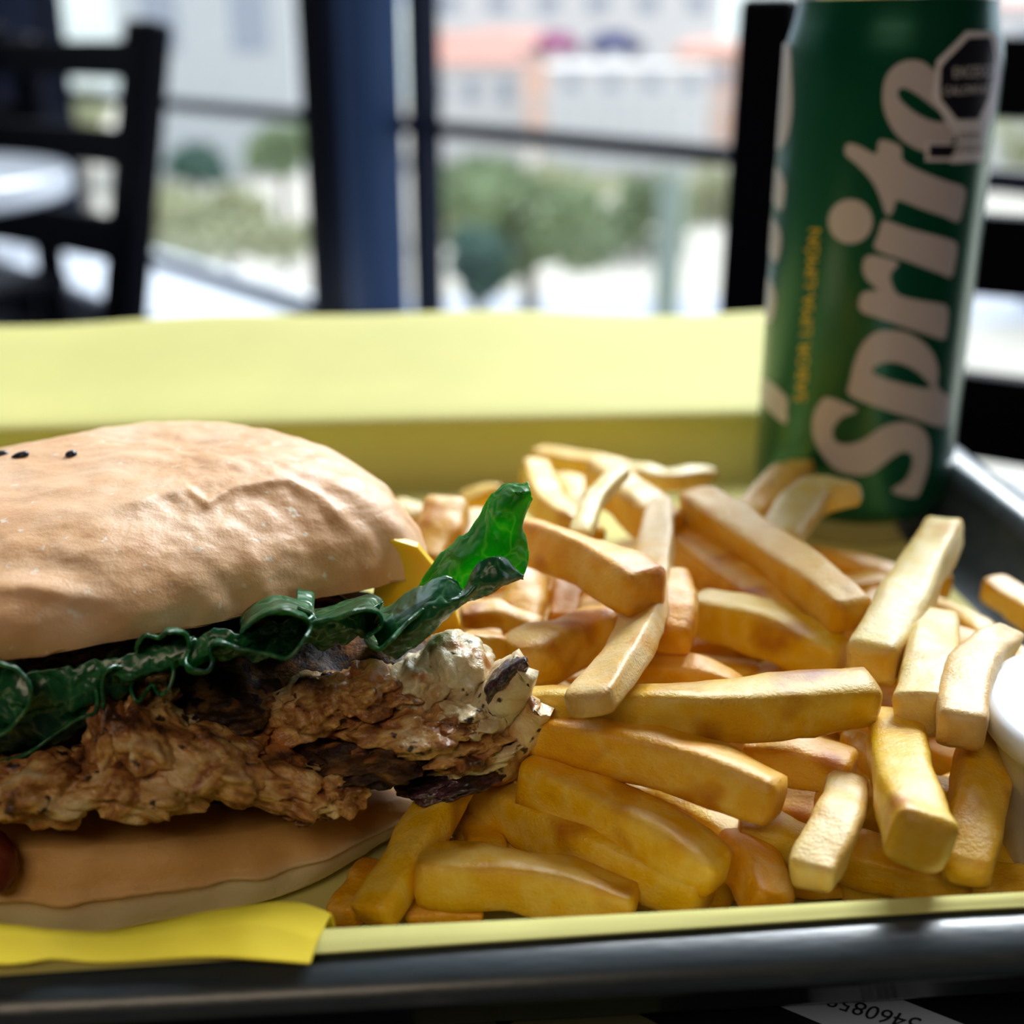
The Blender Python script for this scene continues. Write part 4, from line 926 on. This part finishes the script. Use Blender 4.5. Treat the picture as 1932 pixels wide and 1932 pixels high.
FR = [  # points, width px, z at both ends, roll, pale, aspect, taper, label
 ([(1000, 1462), (1200, 1555), (1362, 1655)], 112, .024, .020, 8, 0, .95, (.95, .7), 'thick golden fry with a square left end, pointing down right from the patty'),
 ([(905, 1498), (1120, 1600), (1338, 1690)], 108, .015, .014, 5, 0, .9, (.85, .9), 'golden fry under the square-ended one, ending in a wide slanted tip above the front rim'),
 ([(782, 1652), (980, 1662), (1200, 1720)], 112, .016, .012, 14, 0, .9, (.85, .8), 'smooth rounded fry lying lowest in front of the bottom bun'),
 ([(985, 1375), (1240, 1425), (1472, 1515)], 108, .033, .031, 12, 0, .95, (.7, .8), 'long fry with a wrinkled brown left end and blunt tip, below the longest fry'),
 ([(965, 1330), (1300, 1345), (1652, 1312)], 100, .036, .040, 4, 0, .95, (.6, 1.0), 'longest fry, yellow, lying level across the middle of the pile'),
 ([(1108, 1335), (1212, 1165), (1247, 940)], 92, .048, .042, 16, 1, .55, (.75, .45), 'pale curved fry standing upright with a pointed top, left of centre'),
 ([(965, 1015), (1110, 1060), (1225, 1118)], 104, .052, .054, 10, 0, .9, (.8, .85), 'fat shiny fry with a blistered end just right of the lettuce tip'),
 ([(962, 1258), (1060, 1220), (1165, 1180)], 125, .036, .036, 15, 0, .8, (.8, .9), 'wide fry with a small dark burnt spot, behind the pale upright one'),
 ([(868, 1230), (915, 1235), (965, 1250)], 95, .037, .034, 25, 0, .9, (.8, .7), 'stubby yellow fry end poking out above the charred chicken tip'),
 ([(868, 1165), (940, 1160), (1020, 1190)], 52, .034, .032, 0, 0, .8, (.8, .8), 'thin reddish-brown fry right of the cheese corner'),
 ([(1000, 1085), (990, 1130), (985, 1195)], 82, .036, .030, 10, 0, .9, (.9, .9), 'short brown fry upright in the shadow below the fat shiny fry'),
 ([(1075, 1080), (1070, 1120), (1060, 1180)], 60, .034, .030, 10, 0, .9, (.9, .9), 'narrow shaded fry beneath the fat shiny fry, right of the short brown one'),
 ([(845, 958), (828, 1010), (800, 1080)], 88, .046, .036, 0, 0, .9, (.9, .9), 'pale yellow blunt fry standing between the top bun and the lettuce tip'),
 ([(905, 975), (892, 1020), (880, 1080)], 60, .038, .030, 0, 1, .9, (.9, .9), 'fry half hidden behind the upright lettuce blade'),
 ([(735, 968), (790, 995)], 52, .022, .020, 0, 1, .9, (.9, .9), 'blurred pale fry end peeking out behind the top bun'),
 ([(870, 950), (950, 925)], 42, .020, .024, 0, 0, .8, (.8, .5), 'small blurred fry tip behind the lettuce tip'),
 ([(1008, 885), (1035, 955), (1120, 1020)], 66, .036, .036, 10, 0, .9, (.9, .8), 'bent fry with a flat end behind the lettuce tip, curving to the right'),
 ([(1060, 905), (1100, 985)], 62, .028, .030, 0, 1, .8, (.7, .8), 'blurred whitish fry right of the bent one at the back'),
 ([(1178, 888), (1128, 935), (1090, 1020)], 44, .054, .050, 0, 1, .8, (.5, .8), 'thin pale fry curving up to a point at the back of the pile'),
 ([(1130, 895), (1190, 945), (1262, 1010)], 84, .038, .036, 5, 0, .95, (.7, .8), 'thick fry with a brown underside behind the pale upright one'),
 ([(1012, 858), (1120, 880), (1230, 905)], 48, .020, .020, 0, 0, .8, (.8, .8), 'rearmost fry, dull yellow, lying level at the back left of the pile'),
 ([(1180, 890), (1260, 905), (1350, 892)], 48, .026, .028, 0, 1, .8, (.8, .4), 'blurred fry with a pointed right end, lying at the back'),
 ([(1302, 945), (1460, 1045), (1612, 1168)], 84, .042, .040, -8, 0, .95, (.8, .8), 'long straight fry with a rounded top end, sloping down right in front of the can'),
 ([(1262, 1012), (1400, 1110), (1545, 1205)], 84, .032, .030, -8, 0, .95, (.8, .8), 'shaded fry lying directly under the long straight one'),
 ([(1262, 1095), (1272, 1150), (1262, 1215)], 86, .044, .040, 0, 0, .9, (.8, .8), 'rounded yellow fry end behind the lower half of the pale upright fry'),
 ([(1308, 1150), (1450, 1190), (1592, 1248)], 92, .032, .030, 0, 0, .95, (.8, .8), 'broad dusty fry above the right half of the longest fry'),
 ([(1195, 1262), (1300, 1272), (1405, 1310)], 72, .032, .030, 5, 0, .9, (.9, .6), 'short orange fry resting on the longest fry, right of the pale upright one'),
 ([(1402, 985), (1455, 935), (1515, 885)], 66, .030, .030, 0, 0, .9, (.9, .7), 'blurred fry with a reddish tip leaning against the can, left of two'),
 ([(1462, 1030), (1530, 940), (1622, 932)], 74, .034, .038, 0, 1, .8, (.9, .5), 'blurred pale fry bending towards the can, right of two'),
 ([(1505, 1052), (1600, 1072), (1700, 1100)], 64, .018, .016, 0, 0, .9, (.9, .9), 'dull fry lying on the paper in front of the can base'),
 ([(1640, 1258), (1710, 1130), (1785, 1000)], 88, .038, .040, 5, 1, .9, (.95, .9), 'large pale fry rising to the upper right with a square top'),
 ([(1735, 1130), (1830, 1180), (1910, 1250)], 46, .014, .012, 0, 0, .9, (.8, .9), 'thin reddish fry on the paper behind the right-hand fries'),
 ([(1762, 1178), (1752, 1260), (1735, 1352)], 96, .036, .038, 0, 1, .95, (.95, .95), 'square-cut fry upright beside the large pale one, orange at its lower end'),
 ([(1812, 1385), (1835, 1270), (1905, 1198)], 88, .040, .040, 0, 1, .9, (.9, .5), 'pale forked fry bending right, nearest behind the white cup'),
 ([(1870, 1105), (1990, 1190)], 60, .014, .012, 0, 0, .9, (.8, .9), 'fry by the right tray wall, cut off by the picture edge'),
 ([(1880, 1215), (1900, 1290), (1890, 1400)], 64, .020, .018, 0, 0, .9, (.8, .9), 'shaded fry tucked under the left side of the white cup'),
 ([(1685, 1370), (1705, 1480), (1738, 1592)], 112, .030, .036, 0, 0, .95, (.8, .98), 'fry with a pale top face and square yellow end facing the camera, at lower right'),
 ([(1868, 1330), (1850, 1480), (1822, 1655)], 98, .030, .022, 15, 0, .8, (.7, .8), 'mottled fry leaning down from the white cup to the front right'),
 ([(1605, 1480), (1575, 1560), (1530, 1662)], 88, .028, .026, 0, 1, .8, (.85, .95), 'short dry pinkish fry slanting down left at the front right'),
 ([(1405, 1420), (1500, 1430), (1610, 1465)], 92, .022, .022, 0, 0, .9, (.9, .9), 'shaded fry in the gap beneath the right end of the longest fry'),
 ([(1602, 1385), (1665, 1450)], 52, .022, .020, 0, 0, .9, (.5, .9), 'small fry tip between the longest fry and the square yellow-ended one'),
 ([(1392, 1572), (1470, 1580), (1560, 1615)], 76, .017, .015, 0, 0, .9, (.95, .9), 'shaded fry behind the upper half of the short pinkish one'),
 ([(1560, 1600), (1690, 1640), (1830, 1690)], 92, .013, .010, 0, 0, .9, (.9, .7), 'dark olive fry lying lowest in front of the right-hand fries'),
 ([(1375, 1590), (1420, 1640), (1455, 1720)], 100, .015, .012, 20, 0, .9, (.8, .8), 'rounded amber fry end at the front rim, right of the slanted tip'),
 ([(700, 1735), (780, 1600), (862, 1470)], 84, .012, .022, 20, 0, .8, (.9, .9), 'brown fry rising from the front rim behind the bottom bun'),
 ([(712, 1640), (675, 1690), (640, 1736)], 66, .004, .004, 0, 0, .9, (.9, .9), 'dark fry in the shadow between bottom bun and yellow paper corner'),
 ([(868, 1530), (905, 1580), (930, 1650)], 72, .009, .009, 0, 0, .9, (.9, .9), 'shaded fry in the dark gap right of the brown rising one'),
 ([(770, 1728), (840, 1725), (910, 1730)], 62, .008, .008, 0, 0, .9, (.9, .9), 'fry just showing above the front rim below the smooth rounded one'),
 ([(1240, 1500), (1320, 1540), (1400, 1600)], 70, .014, .014, 0, 0, .9, (.9, .9), 'shaded fry behind the tip of the square-ended one'),
]
for k, f_ in enumerate(FR):
    o = fry(f_[0], f_[1], f_[2], f_[3], f_[4], bool(f_[5]), f_[6], f_[7], seed=k + 1)
    tag(o, f_[8], 'french fry', 'french fries in the pile')
# fries buried in the pile, seen only through gaps
rnd = random.Random(5)
for k in range(88):
    x, y = rnd.uniform(-0.015, 0.112), rnd.uniform(0.172, 0.325)
    if (x - CX) ** 2 + (y - CY) ** 2 < 0.05 ** 2: continue
    if y < 0.2 and x < -0.005: continue
    a = rnd.uniform(-0.9, 0.9) if y > 0.19 else rnd.uniform(-0.25, 0.25); L = rnd.uniform(0.018, 0.026); z = rnd.choice([0.006, 0.013, 0.006]); 
    if y > 0.28 or y < 0.185: z = 0.0045
    p0 = Vector((x - L * math.cos(a), y - L * math.sin(a), 0)); p1 = Vector((x + L * math.cos(a), y + L * math.sin(a), 0))
    def pr(p):
        q = Vector((p.x, p.y, TZ + z)) - Vector((0, 0, TZ + CAMH)); d = q.y * CP - q.z * SP
        return (966 + q.x / d * F, 966 - (q.y * SP + q.z * CP) / d * F)
    if w2tl(p1)[0] > HX - 0.024 or w2tl(p0)[0] > HX - 0.024: continue
    o = fry([pr(p0), pr(p1)], 0.0085 / depth(Vector((x, y, TZ + z))) * F, 0.006 + (z - 0.0055) / ZS, 0.006 + (z - 0.0055) / ZS, rnd.uniform(-20, 20), seed=200 + k)
    tag(o, 'golden fry buried in the lower layers of the pile, seen only through gaps', 'french fry', 'buried french fries')

# ================================================================== CUP
cc = P(2165, 1352, z=0.034)
cup = thing('sauce_cup', 'small white round cup at the right edge of the tray', 'cup', (cc.x, cc.y, TZ + 0.0005))
RC = (2165 - 1872) / F * depth(cc)
lathe('cup_wall', [(0.0, 0.0006), (RC * 0.70, 0.0006), (RC * 0.72, 0.0), (RC * 0.735, 0.002), (RC * 0.93, 0.031), (RC * 0.94, 0.0315), (RC * 0.90, 0.0312), (RC * 0.70, 0.003), (0, 0.002)], M['cup_side'], cup, (cc.x, cc.y), z0=TZ + 0.0005)
lathe('lid', [(0, 0.0342), (RC * 0.80, 0.0342), (RC * 0.84, 0.0342), (RC * 0.87, 0.0343), (RC * 0.92, 0.0344), (RC * 0.98, 0.0342), (RC, 0.0330), (RC * 0.995, 0.0300), (RC * 0.955, 0.0295), (RC * 0.95, 0.0310), (0, 0.0290)], M['cup'], cup, (cc.x, cc.y), z0=TZ + 0.0005)

# ================================================================== PAPERS ON THE TABLE
zt = TT - TZ + 0.0004
q = [P(1405, 1870, z=zt), P(1640, 1862, z=zt), P(2010, 2010, z=zt), P(1740, 2010, z=zt)]
d0 = q[0] - q[3]; d1 = q[1] - q[2]
q[0] += d0 * 0.25; q[1] += d1 * 0.25
rc = thing('receipt', 'pale printed receipt strip on the table under the tray edge, lower right', 'receipt', sum(q, Vector()) / 4)
o = mesh('receipt_sheet', q, [(0, 1, 2, 3)], M['receipt'], rc, smooth=False); thick(o, 0.0002)
bm = text_bm('546085934')
# reads upside down from the camera's side
qa, qb, qc, qd = P(1770, 1938, z=zt), P(1515, 1868, z=zt), P(1522, 1880, z=zt), P(1752, 1955, z=zt)
qa, qb, qc, qd = P(1740, 1926, z=zt), P(1518, 1866, z=zt), P(1508, 1886, z=zt), P(1722, 1952, z=zt)
base = parent_world(rc)
for v in bm.verts:
    u, w_ = v.co.x, v.co.y
    p = (qa * (1 - u) + qb * u) * (1 - w_) + (qd * (1 - u) + qc * u) * w_
    v.co = Vector((p.x, p.y, TT + 0.0008)) - base
bmesh.ops.recalc_face_normals(bm, faces=bm.faces)
me = bpy.data.meshes.new('printed_number'); bm.to_mesh(me); bm.free(); link('printed_number', me, M['ink'], rc)
cpt = P(1110, 2060, z=zt)
o = disc('coaster', (cpt.x, cpt.y), 0.0172, TT + 0.0002, TT + 0.0016, M['coaster'], None, 64, 0.0004)
tag(o, 'olive round card with dark dots on the table under the front rim', 'coaster')
o = mesh('card_corner', [P(800, 1932, z=zt), P(830, 1890, z=zt), P(940, 1886, z=zt), P(930, 2000, z=zt), P(770, 2000, z=zt)], [(0, 1, 2, 3, 4)], M['coaster'], None, smooth=False); thick(o, 0.0006)
tag(o, 'dull olive card corner on the dark table at the bottom edge', 'card')

# sesame seeds sit on the crust: dropped onto the bun by ray
bpy.context.view_layer.update()
tb_o = [c for c in burger.children if c.name.startswith('top_bun')][0]
for px, py, ang in SEEDS:
    o_ = Vector((0, 0, TZ + CAMH)) - tb_o.matrix_world.translation
    hit, loc, nr, _ = tb_o.ray_cast(o_, ray(px, py).normalized())
    if not hit: continue
    seed_(px, py, (loc + tb_o.matrix_world.translation).y - 0.0001, ang)


# ================================================================== OUTSIDE
GZ = -5.0
g = box('ground', (5, 75, GZ - 0.1), (260, 150, 0.2), M['ground']); g['kind'] = 'structure'
def ground_at(px, py): return P(px, py, z=GZ - TZ)
rnd = random.Random(11)
def tree(label, px, ytop, ybot, wpx, Y, mt, n=1500, trunk=True, name='tree', seed=1, leaf=0.16, group=None, cat='tree'):
    r_ = random.Random(seed); c = P(px, (ytop + ybot) / 2, Y=Y); s = depth(c) / F
    t_ = thing(name, label, cat, (c.x, c.y, GZ), group)
    rx, rz = wpx / 2 * s, (ybot - ytop) / 2 * s
    blobs = [(c + Vector((r_.uniform(-.62, .62) * rx, r_.uniform(-.5, .5) * rx, r_.uniform(-.6, .6) * rz)), r_.uniform(.32, .5)) for _ in range(11)]
    V, Fc = [], []
    for _ in range(n):
        b_, k = r_.choice(blobs); d = Vector((r_.gauss(0, 1), r_.gauss(0, 1), r_.gauss(0, 1))).normalized()
        p = b_ + Vector((d.x * rx, d.y * rx, d.z * rz)) * k * r_.uniform(.6, 1)
        u_ = Vector((r_.gauss(0, 1), r_.gauss(0, 1), r_.gauss(0, 1))).normalized(); v_ = u_.orthogonal().normalized(); L = leaf * r_.uniform(.7, 1.5)
        i = len(V); V += [p - u_ * L, p + v_ * L * .5, p + u_ * L, p - v_ * L * .5]; Fc.append((i, i + 1, i + 2, i + 3))
    f = mesh('foliage', V, Fc, mt, t_, smooth=False)
    if trunk:
        tr_ = max(0.12, rx * 0.09)
        lathe('trunk', [(tr_ * 1.3, 0), (tr_, 0.6), (tr_ * .8, (c.z - GZ) * .7), (tr_ * .4, (c.z - GZ) + rz * .4)], M['bark'], t_, (c.x, c.y), 10, GZ)
    else:
        lathe('stems', [(0.15, 0), (0.1, max(.3, c.z - GZ))], M['bark'], t_, (c.x, c.y), 6, GZ)
    return t_
tree('broad green tree in the middle of the right window', 1000, 285, 545, 360, 27, M['foliage'], 2600, seed=1)
tree('green tree right of the broad one, before the grey post', 1215, 290, 520, 200, 37, M['foliage'], 1600, seed=2)
tree('pale green tree spreading behind the broad one', 1090, 285, 470, 460, 52, M['foliage_pale'], 2200, True, 'tree', 12, leaf=.25)
tree('dark green shrub low at the left of the right window', 900, 420, 560, 130, 21.5, M['foliage_dark'], 700, False, 'shrub', 3, cat='shrub')
tree('greyish tree at the left side of the right window', 835, 300, 560, 110, 40, M['foliage_pale'], 900, True, 'tree', 4)
tree('yellow-green tree near the right chair post', 1345, 300, 480, 110, 44, M['foliage_pale'], 900, True, 'tree', 5)
tree('dark conical shrub in the left window', 372, 275, 355, 110, 30, M['foliage_dark'], 600, False, 'shrub', 6, cat='shrub')
tree('green bush beside the dark post in the left window', 530, 225, 330, 150, 34, M['foliage'], 800, False, 'shrub', 7, cat='shrub')
tree('wide pale scrubby bush low in the left window', 430, 350, 500, 330, 24, M['foliage_pale'], 1700, False, 'shrub', 8, cat='shrub')
tree('yellow-lit shrub seen between the rails of the left chair', 150, 150, 250, 160, 34, M['foliage_pale'], 700, False, 'shrub', 9, cat='shrub')
tree('pale tree behind the right chair rails', 1980, 180, 420, 280, 30, M['foliage_pale'], 1200, True, 'tree', 10)
def house(label, px, ybase_px, wpx, hpx, Y, wm, rm, roof_px=20, dep=6.0, nwin=3, pitch=True):
    c = P(px, ybase_px, Y=Y); s = depth(c) / F; W = wpx * s; H = hpx * s
    zb = GZ; ztop = c.z + H
    h = thing('house', label, 'building', (c.x, c.y, GZ))
    box('wall', (c.x, c.y + dep / 2, (zb + ztop) / 2), (W, dep, ztop - zb), wm, h)
    rh = roof_px * s
    x0, x1, y0, y1 = c.x - W / 2 - .3, c.x + W / 2 + .3, c.y - .4, c.y + dep + .4
    if pitch:
        V = [(x0, y0, ztop), (x1, y0, ztop), (x1, y1, ztop), (x0, y1, ztop), (x0 + 1, (y0 + y1) / 2, ztop + rh), (x1 - 1, (y0 + y1) / 2, ztop + rh)]
        mesh('roof', [Vector(v) for v in V], [(0, 1, 5, 4), (1, 2, 5), (2, 3, 4, 5), (3, 0, 4), (0, 3, 2, 1)], rm, h, smooth=False)
    else:
        box('roof', (c.x, c.y + dep / 2, ztop + rh / 2), (W + .5, dep + .5, rh), rm, h)
    for k in range(nwin):
        wx = c.x - W / 2 + W * (k + .5) / nwin; f = box('window', (wx, c.y - .02, c.z + H * .55), (W / nwin * .4, .08, H * .35), M['glassdark'], h)
    return h
house('white house with a red clay roof, upper left of the right window', 890, 232, 190, 105, 66, M['wall_white'], M['roof'], 55, nwin=3)
house('low peach building with an orange roof behind the white house', 960, 120, 160, 30, 85, M['wall_peach'], M['roof'], 32, nwin=2)
house('long white flat-roofed building at the right of the window', 1190, 190, 300, 55, 62, M['wall_white'], M['wall_white'], 6, nwin=4, pitch=False)
house('pale building with peach wall beside the chair post', 1350, 200, 110, 100, 70, M['wall_peach'], M['roof'], 20, nwin=1)
house('tall pale grey block filling the upper left window', 400, 230, 330, 330, 60, M['wall_grey'], M['wall_grey'], 8, nwin=2, pitch=False)
house('far white block behind the red roofs', 1080, 60, 560, 90, 110, M['wall_white'], M['wall_grey'], 8, nwin=6, pitch=False)
house('pale house seen between the right chair rails', 1990, 170, 260, 150, 60, M['wall_white'], M['roof'], 15, nwin=2)
# boundary fence before the long white building
fz = ground_at(1180, 275); fen = thing('street_fence', 'grey railing with posts crossing the right window above the trees', 'fence', (fz.x, fz.y, GZ))
fy = fz.y - 18; xa, xb = P(990, 190, Y=fy).x, P(1420, 190, Y=fy).x; zt_ = P(1180, 190, Y=fy).z
box('top_rail', ((xa + xb) / 2, fy, zt_), (xb - xa, .1, .14), M['wall_grey'], fen)
for k in range(14):
    x = xa + (xb - xa) * k / 13; box('fence_post', (x, fy, (GZ + zt_) / 2), (.12, .12, zt_ - GZ), M['wall_grey'], fen)
def car(label, px, py, Y, mt, L=3.2):
    c = P(px, py, Y=Y); c.z += 0.45; t_ = thing('car', label, 'car', (c.x, c.y, c.z))
    V = []; pf = [(-.5, .3), (-.5, .75), (-.42, .9), (-.3, 1.35), (.15, 1.38), (.32, .95), (.48, .8), (.5, .3)]
    for y in (-.8, .8):
        for x, z in pf: V.append(Vector((c.x + x * L, c.y + y, c.z + z)))
    n = len(pf); Fc = [list(range(n)), list(range(2 * n - 1, n - 1, -1))] + [(i, (i + 1) % n, (i + 1) % n + n, i + n) for i in range(n)]
    mesh('body', V, Fc, mt, t_, smooth=False)
    for sx in (-.3, .3):
        for sy in (-.8, .8):
            bm = bmesh.new(); bmesh.ops.create_cone(bm, cap_ends=True, segments=16, radius1=.32, radius2=.32, depth=.2)
            me = bpy.data.meshes.new('wheel'); bmesh.ops.rotate(bm, verts=bm.verts, matrix=Matrix.Rotation(PI / 2, 3, 'X')); bm.to_mesh(me); bm.free()
            link('wheel', me, M['tyre'], t_, (sx * L, sy, .32))
    return t_
pl = house('low white parking deck with two cars on its roof', 1130, 150, 130, 25, 74, M['wall_white'], M['wall_white'], 4, nwin=2, pitch=False)
car('dark blue car on the roof deck in the right window', 1160, 123, 77, M['carpaint'])
car('magenta car left of the dark blue one', 1052, 123, 77, M['pinkcar'], 2.6)
rp_ = ground_at(1150, 585); rd_ = box('road', (rp_.x, rp_.y, GZ + 0.01), (80, 3.0, 0.02), M['road']); rd_['kind'] = 'structure'
pp = P(1262, 450, Y=20); po = thing('lamp_post', 'grey-green post standing in front of the trees in the right window', 'post', (pp.x, pp.y, GZ))
lathe('pole', [(0.26, 0), (0.22, 0.5), (0.2, P(1270, 330, Y=20).z - GZ), (0, P(1270, 328, Y=20).z - GZ)], M['post_paint'], po, (pp.x, pp.y), 16, GZ)
# distant hill closes the view
V, Fc = grid(lambda u, v: Vector((-140 + 280 * u, 130 + 60 * v, GZ + (16 + 5 * math.sin(u * 9) + 3 * math.sin(u * 23)) * math.sin(v * PI / 2) ** 1.0)), 60, 8)
hl = mesh('hillside', V, Fc, M['hill'], None); hl['kind'] = 'structure'
